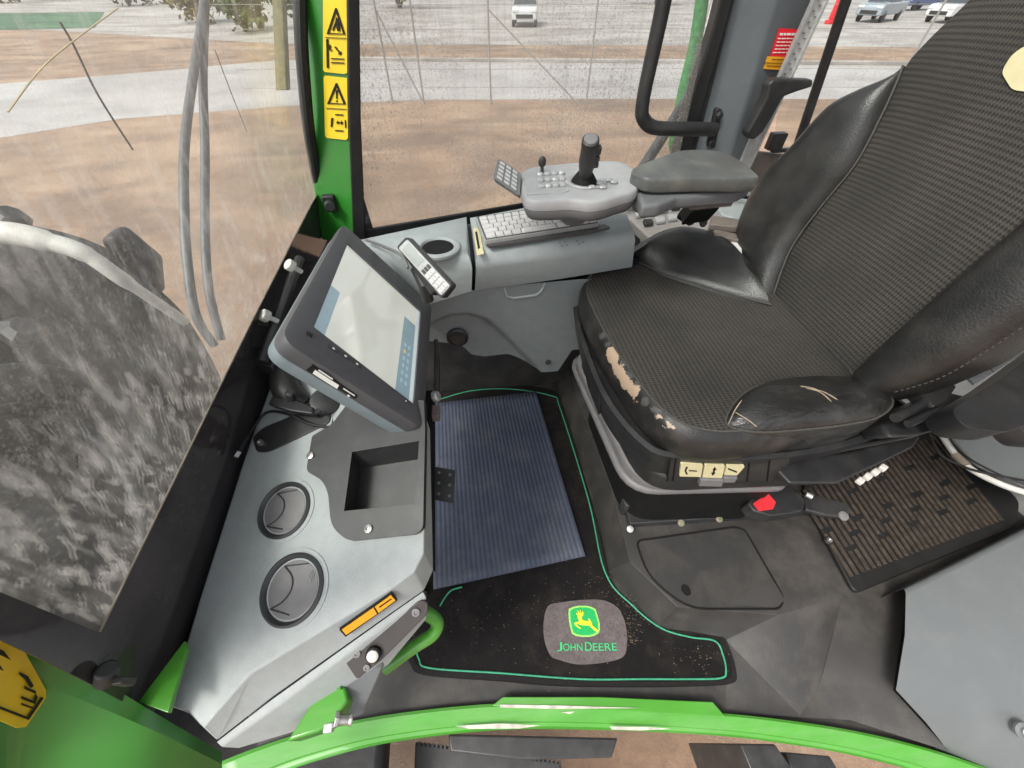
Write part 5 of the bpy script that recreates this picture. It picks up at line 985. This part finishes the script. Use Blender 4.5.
# flip-up keypad
fk = [P(498, 158, z=1.01), P(521, 173, z=.99), P(520, 196, z=.96), P(493, 178, z=.98)]; fn = (fk[1]-fk[0]).cross(fk[3]-fk[0]).normalized(); fn = fn if fn.dot(EYE-fk[0]) > 0 else -fn
b = MB(); b.prism(roundpoly(fk, .006, 3), fn*-.014); kp = b.build('keypad', M['podlow'], ar, bevel=.003)
def FQ(s, t): return fk[0].lerp(fk[1], s).lerp(fk[3].lerp(fk[2], s), t)+fn*.003
for i in range(3):
    for j in range(5):
        s0, t0 = .12+i*.27, .07+j*.175; b = MB(); b.prism([FQ(s0, t0), FQ(s0+.21, t0), FQ(s0+.21, t0+.13), FQ(s0, t0+.13)], fn*-.004); b.build('key', M['silver'], kp, bevel=.0008, seg=1)
# wrist bellows and padded rest
b = MB()
for i in range(5): c0 = P(636+i*2.2, 193+i*1.0, z=.945); b.lathe([(.036, -.003), (.041, 0), (.036, .003)], c0, (1, .06, .1), 24)
b.build('bellows', M['vent'], ar)
pt = [P(x, y, z=1.0) for x, y in [(632, 169), (652, 160), (678, 151), (700, 149.5), (720, 151), (738, 159), (756, 173), (754, 178), (700, 178), (655, 179), (640, 176)]]
pc = sum(pt, Vector())/len(pt)
ptr = cr(pt, 3, closed=True)
def shp(k, dz): return [p.lerp(pc, k)+Vector((0, 0, dz)) for p in ptr]
b = MB(); b.loft([shp(.03, -.028), shp(.0, -.024), shp(.0, -.006), shp(.008, -.002), shp(.02, -.0), shp(.2, .0015), shp(.55, .002)]); b.build('arm_pad', M['pad'], ar, sharp=35)
b = MB(); b.prism([P(x, y, z=.966) for x, y in [(634, 182), (655, 186), (753, 184), (736, 192), (678, 196), (660, 204), (642, 205)]], (0, 0, -.03)); b.build('arm_underside', M['podlow'], ar, bevel=.008)
b = MB(); b.prism([P(x, y, z=.93) for x, y in [(690, 196), (735, 192), (735, 198), (692, 202)]], (0, 0, -.02)); b.build('mount_strip', M['brown'], ar, bevel=.002)
b = MB(); b.prism([P(x, y, z=.86) for x, y in [(690, 199), (718, 198), (720, 208), (692, 212)]], (0, .03, -.05)); b.tube([P(681, 212, z=.80), P(694, 220, z=.79)], .020, 16); br2 = b.build('arm_bracket', M['deepblack'], ar, bevel=.004)
for x, y in ((691, 221), (703, 223)): b = MB(); b.lathe([(.012, 0), (.010, .006), (0, .007)], P(x, y, z=.79), (0, -.8, .6), 14); b.build('bolt', M['satin'], br2)
# ------------------------------------------------------------------ SEAT
seat = thing('driver_seat', 'worn black driver seat with woven centre and torn leather front edge', 'seat', (.62, .72, .1))
# cushion
def leather_torn():
    m = mat('torn_leather', (.022, .021, .02), .38, .5, var=.3, scale=18, bump=.5, bscale=240, dirt=(.14, .12, .10), dirt_amt=.35, dscale=9); nt = m.node_tree; L = nt.links.new; b = nt.nodes['Principled BSDF']
    src = b.inputs['Base Color'].links[0].from_socket; tc = N(nt, 'ShaderNodeTexCoord'); prev = src
    nz = N(nt, 'ShaderNodeTexNoise'); nz.inputs['Scale'].default_value = 38; nz.inputs['Detail'].default_value = 8; nz.inputs['Roughness'].default_value = .7; L(tc.outputs['Object'], nz.inputs['Vector'])
    n2 = N(nt, 'ShaderNodeTexNoise'); n2.inputs['Scale'].default_value = 140; n2.inputs['Detail'].default_value = 4; L(tc.outputs['Object'], n2.inputs['Vector'])
    for (pts, rad, col) in WEAR:
        dist = None
        for p in resample(pts, 9):
            d = N(nt, 'ShaderNodeVectorMath', operation='DISTANCE'); L(tc.outputs['Object'], d.inputs[0]); d.inputs[1].default_value = p-Vector(seat.location)
            if dist is None: dist = d.outputs['Value']
            else:
                mn_ = N(nt, 'ShaderNodeMath', operation='MINIMUM'); L(dist, mn_.inputs[0]); L(d.outputs['Value'], mn_.inputs[1]); dist = mn_.outputs[0]
        a = N(nt, 'ShaderNodeMath', operation='MULTIPLY_ADD'); L(nz.outputs['Fac'], a.inputs[0]); a.inputs[1].default_value = .06; L(dist, a.inputs[2])
        a2 = N(nt, 'ShaderNodeMath', operation='MULTIPLY_ADD'); L(n2.outputs['Fac'], a2.inputs[0]); a2.inputs[1].default_value = .012; L(a.outputs[0], a2.inputs[2])
        r_ = N(nt, 'ShaderNodeMapRange'); r_.inputs[1].default_value = rad+.0375; r_.inputs[2].default_value = rad+.0355; L(a2.outputs[0], r_.inputs[0])
        mx = N(nt, 'ShaderNodeMix', data_type='RGBA'); L(r_.outputs[0], mx.inputs[0]); L(prev, mx.inputs[6]); mx.inputs[7].default_value = (*col, 1); prev = mx.outputs[2]
    L(prev, b.inputs['Base Color']); return m
cz = .665
cush_px = [(583, 290), (590, 272), (606, 258), (640, 250), (690, 246), (735, 246), (760, 262), (800, 300), (835, 345), (862, 385), (850, 410), (800, 428), (748, 436), (712, 436), (682, 428), (655, 408), (630, 376), (608, 344), (592, 315)]
co_ = cr([P(x, y, z=cz) for x, y in cush_px], 5, closed=True); cc_ = sum(co_, Vector())/len(co_)
def cs_(k, dz, sag=0): return [p.lerp(cc_, k)+Vector((0, 0, dz)) for p in co_]
WEAR = [([P(604, 335, z=.66), P(612, 352, z=.66), P(628, 378, z=.66), P(645, 402, z=.66), P(668, 422, z=.66)], .011, (.075, .074, .07)), ([P(611, 352, z=.655), P(615, 368, z=.645), P(622, 384, z=.64), P(632, 394, z=.645)], .017, (.46, .34, .24)), ([P(648, 412, z=.655), P(660, 420, z=.657), P(672, 428, z=.657)], .006, (.46, .36, .26))]
M['torn'] = leather_torn()
b = MB(); b.loft([cs_(.10, -.125), cs_(.03, -.11), cs_(-.01, -.08), cs_(-.025, -.05), cs_(-.02, -.025), cs_(.0, -.008), cs_(.035, .0)], cap0=True, cap1=False); b.build('cushion_side', M['torn'], seat, sharp=80)
b = MB(); b.loft([cs_(.035, .0), cs_(.06, .003), cs_(.12, .005), cs_(.3, .004), cs_(.6, -.004), cs_(.9, -.01)], cap0=False, cap1=True); b.build('cushion_top', M['weave'], seat, sharp=80)
b = MB(); b.tube(cs_(.036, .0015), .0022, 6, closed=True); b.build('seam', M['thread'], seat)
# side bolsters of the cushion
def lobe(px, z, h, name, m, th=.08):
    o = cr([P(x, y, z=z) for x, y in px], 5, closed=True); c = sum(o, Vector())/len(o)
    sk = lambda k, dz: [p.lerp(c, k)+Vector((0, 0, dz)) for p in o]
    b = MB(); b.loft([sk(.1, -th), sk(.0, -th*.5), sk(-.02, -.012), sk(0, 0), sk(.08, h*.45), sk(.22, h*.75), sk(.45, h*.95), sk(.75, h)], cap0=True); ob = b.build(name, m, seat, sharp=80)
    b = MB(); b.tube(sk(-.005, .001), .0022, 6, closed=True); b.build('seam', M['thread'], seat); return ob
def leather_creased():
    m = mat('creased_leather', (.022, .0215, .02), .24, .7, var=.3, scale=18, bump=.4, bscale=240, dirt=(.12, .11, .09), dirt_amt=.25, dscale=9); nt = m.node_tree; L = nt.links.new; b = nt.nodes['Principled BSDF']
    tc = N(nt, 'ShaderNodeTexCoord'); mp = N(nt, 'ShaderNodeMapping'); mp.inputs['Scale'].default_value = (1, 2.6, 1); mp.inputs['Rotation'].default_value = (0, 0, .6); L(tc.outputs['Object'], mp.inputs[0])
    n1 = N(nt, 'ShaderNodeTexNoise'); n1.inputs['Scale'].default_value = 13; n1.inputs['Detail'].default_value = 4; n1.inputs['Distortion'].default_value = 1.4; L(mp.outputs[0], n1.inputs['Vector'])
    bp = N(nt, 'ShaderNodeBump'); bp.inputs['Strength'].default_value = .45; bp.inputs['Distance'].default_value = .014; L(n1.outputs['Fac'], bp.inputs['Height'])
    old = b.inputs['Normal'].links[0].from_node; L(bp.outputs[0], old.inputs['Normal'])
    return m
M['creased'] = leather_creased()
lobe([(727, 424), (734, 404), (750, 390), (775, 382), (810, 379), (850, 380), (878, 387), (892, 402), (880, 416), (850, 424), (800, 430), (755, 432)], .668, .035, 'near_bolster', M['creased'], .10)
fbA = resample(cr([P(x, y, z=.672) for x, y in [(612, 262), (626, 257), (660, 273), (700, 285), (740, 297), (770, 305)]], 5), 30)
fbB = resample(cr([P(x, y, z=.735) for x, y in [(627, 257), (642, 247), (658, 237), (675, 230), (697, 228), (727, 239), (752, 266)]], 5), 30)
b = MB(); rows = []
for i_, (p, q) in enumerate(zip(fbA, fbB)):
    k_ = math.sin(math.pi*min(1, .06+i_/29*.97)); row = []
    for t in range(9):
        tt = t/8; row.append(p.lerp(q, tt)+Vector((0, -.012*math.sin(math.pi*tt), .016*math.sin(math.pi*tt)))*(.4+.6*k_))
    row += [q+Vector((0, .035, -.012)), q+Vector((0, .06, -.06)), q+Vector((0, .06, -.15)), p+Vector((0, .02, -.1))]; rows.append(row)
b.loft(rows); b.build('far_bolster', M['leather'], seat, sharp=80)
b = MB(); b.tube([p+Vector((0, -.002, .003)) for p in fbA], .0022, 6); b.build('seam', M['thread'], seat)
# crack lines and bare spots on the near bolster
for pts in ([(728, 425), (735, 410), (742, 400)], [(735, 412), (748, 420), (757, 427)], [(806, 388), (820, 392), (832, 402)], [(800, 386), (812, 388), (820, 391)], [(812, 389), (824, 392), (838, 400)]):
    b = MB(); b.tube(cr([P(x, y, z=.668+.036) if y < 404 else P(x, y, z=.668+.02) for x, y in pts], 4), [.0003]+[.0011]*(4*(len(pts)-1)-1)+[.0003], 6); b.build('bare_crack', M['foam'], seat)
# backrest on a reclined plane
ra_ = R(12); bp0 = Vector((.855, .75, .66)); bn_ = Vector((-math.cos(ra_), 0, math.sin(ra_)))
BP = lambda x, y, l=0: PP(x, y, bp0+bn_*l, bn_)
def strip(ca, cb, n, bulge, name, m, nx=14, back=.07, e=.5, lift=0, taper=False):
    A_ = resample([BP(p[0], p[1]) for p in ca], n); B_ = resample([BP(p[0], p[1]) for p in cb], n); b = MB(); loops = []
    for k_, (p, q) in enumerate(zip(A_, B_)):
        row = []; tp_ = 1-max(0, (k_/(n-1)-.8)/.2)**2 if taper else 1
        for i in range(nx+1):
            t = i/nx; hgt = tp_*bulge*max(0, 1-abs(2*t-1)**2.4)**e
            row.append(p.lerp(q, t)+bn_*(hgt+lift))
        row += [q-bn_*back*(.1+.9*tp_), p-bn_*back*(.1+.9*tp_)]; loops.append(row)
    b.loft(loops); return b.build(name, m, seat, sharp=70)
seamN = cr([BP(x, y) for x, y in [(853, 392), (862, 370), (940, 297), (1024, 226), (1110, 150), (1200, 60)]], 5)
px_seamF = [(770, 316), (774, 298), (792, 250), (822, 208), (857, 165), (884, 115), (899, 82), (906, 64), (930, 38), (970, 0), (1010, -45), (1040, -90)]
px_seamN = [(853, 400), (862, 370), (900, 333), (940, 297), (980, 262), (1024, 226), (1110, 150), (1200, 60), (1270, -20), (1330, -90), (1340, -110)]
strip(px_seamF, px_seamN, 40, .012, 'back_panel', M['weave'], 18, .07, .8)
strip(cr([Vector((x, y, 0)) for x, y in [(748, 270), (740, 235), (752, 198), (775, 166), (794, 148), (832, 108), (867, 90), (893, 78), (903, 66)]], 4), cr([Vector((x, y, 0)) for x, y in [(770, 316), (774, 298), (792, 250), (822, 208), (857, 165), (884, 115), (899, 82), (905, 66)]], 4), 40, .05, 'far_wing', M['leather'], 14, .06, taper=True)
strip([(853, 402), (862, 370), (900, 333), (940, 297), (980, 262), (1024, 226), (1110, 150), (1200, 60)], [(858, 402), (885, 397), (925, 385), (975, 362), (1024, 330), (1080, 290), (1160, 230), (1260, 140)], 40, .05, 'near_wing', M['leather'], 16, .07)
for px in ([(774, 298), (792, 250), (822, 208), (857, 165), (884, 115), (899, 82), (905, 66)], [(862, 371), (940, 297), (1024, 226), (1110, 150)]):
    b = MB(); b.tube([p+bn_*.006 for p in resample(cr([BP(x, y) for x, y in px], 6), 40)], .0022, 6); b.build('seam', M['thread'], seat)
b = MB(); stt = resample(cr([BP(x, y, .012) for x, y in [(895, 392), (940, 378), (985, 352), (1030, 322), (1090, 280)]], 6), 60)
for p, q in list(zip(stt, stt[1:]))[::2]: b.tube([p, q], .0014, 5)
b.build('stitching', M['thread'], seat)
b = MB(); b.prism(roundpoly([BP(x, y, .0145) for x, y in [(1001, 72), (1012, 54), (1028, 44), (1050, 48), (1056, 84), (1030, 92), (1012, 90)]], .01), bn_*-.003); b.build('cream_tag', M['cream'], seat)
# shell and suspension
def ringpx(px, z): return [P(x, y, z=z) for x, y in px]
sh_t = cr(ringpx([(575, 315), (583, 345), (598, 385), (618, 418), (645, 446), (668, 456), (720, 459), (790, 456), (850, 444), (905, 424), (920, 418), (900, 400), (800, 330), (720, 262), (600, 262), (577, 290)], .575), 3, closed=True)
sc_ = sum(sh_t, Vector())/len(sh_t)
def shs(k, dz): return [p.lerp(sc_, k)+Vector((0, 0, dz)) for p in sh_t]
b = MB(); b.loft([shs(.16, -.115), shs(.06, -.10), shs(.03, -.06), shs(.02, -.05), shs(.0, -.015), shs(-.008, 0), shs(.03, .004), shs(.05, -.01), shs(.2, -.02)]); b.build('seat_shell', M['black'], seat, sharp=35)
# control fascia with three pictogram plates
fz = .50
b = MB(); b.loft([[P(x, y, z=.574) for x, y in [(668, 457), (718, 457), (790, 457)]], [P(x, y, z=.478) for x, y in [(668, 480), (718, 480.5), (785, 481)]], [P(x, y+0, z=.478)+Vector((0, .06, 0)) for x, y in [(668, 480), (718, 480.5), (785, 481)]]], closed=False, cap0=False, cap1=False); b.build('control_fascia', M['black'], seat)
f0, f1, f3 = P(668, 457, z=.576), P(790, 457, z=.576), P(668, 480, z=.48); fnn = (f1-f0).cross(f3-f0).normalized(); fnn = fnn if fnn.dot(EYE-f0) > 0 else -fnn
CF = lambda x, y, l=0: PP(x, y, f0+fnn*l, fnn)
for pts in ([(681, 464), (703, 465), (701, 477), (679.5, 476.5)], [(705, 465), (725, 465.5), (722, 478), (702.5, 477.5)], [(727, 466), (745, 466.5), (737, 475.5), (724, 475)]):
    b = MB(); b.prism(roundpoly([CF(x, y, .007) for x, y in pts], .003, 3), fnn*-.006); pl_ = b.build('pictogram_plate', M['cream'], seat, smooth=False); b = MB()
    x0, y0 = sum(p[0] for p in pts)/4, sum(p[1] for p in pts)/4
    if x0 < 700: b.prism([CF(x, y, .0076) for x, y in [(689, 470.2), (697, 470.8), (697, 471.8), (689, 471.3)]], fnn*-.0006); b.prism([CF(x, y, .0076) for x, y in [(686, 467), (688, 467), (686.3, 471), (688, 474.5), (686, 474.5), (684.6, 471)]], fnn*-.0006)
    elif x0 < 720:
        for q in ([(714.5, 467), (717, 470), (712.8, 470)], [(713.5, 469.5), (715.4, 469.5), (714.4, 473.2), (712.6, 473.2)], [(711.2, 472.8), (715.6, 472.8), (712.6, 476)]): b.prism([CF(x, y, .0076) for x, y in q], fnn*-.0006)
    else: b.prism([CF(x, y, .0076) for x, y in [(728, 468), (737, 471.5), (737, 473), (728, 469.6)]], fnn*-.0006)
    b.build('pictogram', M['ink'], pl_, smooth=False)
for x in (670, 676, 703.5, 750, 770):
    b = MB(); b.tube([CF(x, 459, .001), CF(x-3, 481, .001)], .0018, 6); b.build('fascia_gap', M['deepblack'], seat)
b = MB(); b.prism([CF(x, y, .012) for x, y in [(701, 480), (724, 480.5), (722, 487), (699, 486.5)]], fnn*-.02); b.prism([CF(x, y, .008) for x, y in [(724, 478), (738, 478), (735, 483), (722, 483)]], fnn*-.02); b.build('adjust_lever', M['vent'], seat, bevel=.002)
b = MB(); b.prism([P(x, y, z=.52) for x, y in [(770, 462), (850, 452), (918, 433), (921, 438), (914, 448), (885, 462), (838, 484), (790, 484)]], (0, .03, -.05)); b.build('rear_side_shell', M['black'], seat, bevel=.007, seg=4)
b = MB(); b.tube([P(752, 462, z=.53), P(830, 452, z=.53), P(910, 436, z=.53), P(920, 432, z=.53)], .006, 8); b.build('shell_ridge', M['black'], seat)
for i in range(4):
    b = MB(); c0 = P(860+i*7.6, 481-i*4.4, z=.475); b.box(c0, (.017, .014, .012), Matrix.Rotation(.45, 3, 'Z')); b.build('white_slider', M['hose'], seat, bevel=.0025)
# suspension box and bellows rings
def ring(px, z, th, name, m, bev=.012):
    o = roundpoly([P(x, y, z=z) for x, y in px], [.10, .09, .03, .03]); b = MB(); b.prism(o, (0, 0, -th)); return b.build(name, m, seat, bevel=bev, seg=4)
r1 = [(572, 352), (638, 489), (900, 480), (800, 352)]
ring([(566, 352), (628, 492), (790, 488), (760, 345)], .33, .03, 'suspension_flange', M['vent'])
ring([(570, 348), (636, 484), (800, 480), (770, 345)], .39, .045, 'suspension_ring', M['vent'])
ring([(576, 340), (650, 480), (840, 472), (800, 335)], .46, .07, 'suspension_cover', M['black'])
ring([(590, 372), (640, 492), (780, 488), (760, 372)], .32, .21, 'suspension_base', M['deepblack'])
b = MB(); b.prism([P(x, y, z=.55) for x, y in [(574, 300), (580, 302), (592, 360), (604, 392), (600, 398), (588, 368)]], (.01, 0, -.08)); b.build('front_grip', M['black'], seat, bevel=.006)
b = MB(); b.prism([P(x, y, z=.13) for x, y in [(625, 505), (780, 500), (810, 503), (810, 512), (630, 524)]], (0, 0, -.03)); b.prism([P(x, y, z=.17) for x, y in [(622, 498), (780, 492), (780, 502), (626, 506)]], (0, 0, -.07)); b.build('slide_rail', M['satin'], seat, bevel=.003)
for x, y, mm in ((630, 529, 'alu'), (681, 523, 'badgelime'), (719, 519, 'badgelime'), (765, 517, 'tape')):
    b = MB(); b.lathe([(.011, 0), (.010, .004), (.005, .006), (0, .006)], P(x, y, z=.128), (0, -.5, 1), 14); rb = b.build('rail_bolt', M['tape'] if mm != 'alu' else M['alu'], seat)
    if mm == 'badgelime': b = MB(); b.lathe([(.004, .006), (.003, .009), (0, .0095)], P(x, y, z=.128), (0, -.5, 1), 10); b.build('bolt_head', mat('oily_green_bolt', (.12, .22, .05), .4, .5, var=.3), rb)
b = MB(); b.tube([P(716, 497, z=.25), P(735, 496, z=.24), P(770, 496, z=.24)], .006, 10); b.blob(P(716, 497, z=.25), (.012, .012, .012)); b.build('fore_aft_lever', M['black'], seat)
# recliner hinge and belt at the rear corner
b = MB(); b.prism([P(x, y, z=.63) for x, y in [(882, 425), (900, 412), (950, 392), (985, 400), (960, 424), (920, 436), (890, 438)]], (0, .03, -.05)); b.build('hinge_housing', M['black'], seat, bevel=.008, seg=4)
b = MB(); b.prism([P(x, y, z=.68) for x, y in [(920, 393), (945, 380), (958, 386), (948, 402), (935, 408)]], (0, .02, -.03)); b.build('recline_block', M['satin'], seat, bevel=.005)
b = MB(); b.tube([P(895, 418, z=.665), P(925, 403, z=.67)], .010, 12); b.tube([P(908, 424, z=.66), P(938, 410, z=.665)], .008, 12); b.build('recline_tube', M['black'], seat)
b = MB(); b.prism(roundpoly([P(x, y, z=.72) for x, y in [(950, 410), (1000, 380), (1060, 335), (1090, 330), (1090, 395), (1010, 432), (965, 428)]], .02), (.01, .02, -.06)); b.build('armrest_stub', M['black'], seat, bevel=.012, seg=4)
b = MB(); b.prism([P(x, y, z=.735) for x, y in [(967, 376), (986, 366), (993, 373), (975, 384)]], (0, 0, -.006)); b.prism([P(x, y, z=.735) for x, y in [(988, 365), (1030, 338), (1080, 305), (1086, 314), (1035, 345), (995, 372)]], (0, 0, -.004)); b.build('belt_webbing', M['wirestrap'], seat, bevel=.001)
b = MB(); b.lathe([(.07, -.03), (.075, 0), (.07, .02), (0, .024)], P(1020, 415, z=.60), (.2, -.5, .8), 32); b.build('pivot_cover', M['black'], seat)
# seat belt buckle lying on the rail
bk_ = thing('belt_buckle', 'black seat belt buckle with a red release button beside the seat', 'buckle', P(800, 500, z=.2))
zb_ = .235
b = MB(); b.prism([P(x, y, z=zb_+.020) for x, y in [(747.5, 503), (761.5, 486.5), (775, 485.5), (788, 487), (800, 493), (806, 501), (803, 511), (790, 514), (771, 516), (754, 511)]], (.0, .004, -.05)); b.build('buckle_body', M['black'], bk_, bevel=.0055, seg=4)
b = MB(); b.prism(roundpoly([P(x, y, z=zb_+.0225) for x, y in [(753, 503.5), (768, 493.5), (776, 502), (773, 509), (759, 511)]], .003, 3), (.002, 0, -.010)); b.build('release_button', M['redbtn'], bk_)
b = MB(); b.prism([P(x, y, z=zb_+.0212) for x, y in [(752, 501.5), (766, 490.5), (770, 492), (754, 503)]], (0, 0, -.001)); b.build('slot', M['ink'], bk_, smooth=False)
b = MB(); b.prism([P(x, y, z=zb_-.01) for x, y in [(803, 494), (818, 495), (846, 503), (852, 510), (848, 517), (830, 516), (806, 510)]], (0, 0, -.018)); b.build('stalk', M['black'], bk_, bevel=.005)
b = MB(); b.lathe([(.014, 0), (.013, .004), (.006, .006), (0, .006)], P(843, 516, z=zb_-.012), (0, -.3, 1), 16); b.build('stalk_bolt', M['vent'], bk_)
b = MB(); b.tube([P(806, 494, z=zb_), P(812, 497, z=zb_)], .008, 10); b.build('rivet', M['alu'], bk_)

# ------------------------------------------------------------------ CAMERA, LIGHT, RENDER
cam = bpy.data.cameras.new('camera'); co = bpy.data.objects.new('camera', cam); COL.objects.link(co)
cam.sensor_width = 36; cam.lens = FPX/1024*36; cam.clip_start = .02; cam.clip_end = 1500
co.location = EYE; co.rotation_euler = (math.pi/2-PITCH, 0, -YAW); S.camera = co
W = bpy.data.worlds.new('World'); S.world = W; W.use_nodes = True; nt = W.node_tree
sky = N(nt, 'ShaderNodeTexSky', sky_type='NISHITA'); sky.sun_disc = False
SUN_EL, SUN_AZ = R(55), R(238)       # azimuth: direction the light comes from, clockwise from +Y
sky.sun_elevation = SUN_EL; sky.sun_rotation = SUN_AZ; sky.dust_density = 4; sky.air_density = 1; sky.ozone_density = 1
hsv = N(nt, 'ShaderNodeHueSaturation'); hsv.inputs['Saturation'].default_value = .25; nt.links.new(sky.outputs[0], hsv.inputs['Color'])
bg = nt.nodes['Background']; bg.inputs[1].default_value = .15; nt.links.new(hsv.outputs[0], bg.inputs[0])
sd = bpy.data.lights.new('sun', 'SUN'); sd.energy = 1.5; sd.angle = R(14); sd.color = (1, .96, .9); so2 = bpy.data.objects.new('sun', sd); COL.objects.link(so2)
d = Vector((math.sin(SUN_AZ)*math.cos(SUN_EL), math.cos(SUN_AZ)*math.cos(SUN_EL), math.sin(SUN_EL))); so2.rotation_euler = d.to_track_quat('Z', 'Y').to_euler()
S.view_settings.view_transform = 'Standard'; S.view_settings.look = 'None'; S.view_settings.exposure = 0.92; S.view_settings.gamma = 1
S.cycles.use_denoising = True
S.cycles.transparent_max_bounces = 16; S.cycles.max_bounces = 8
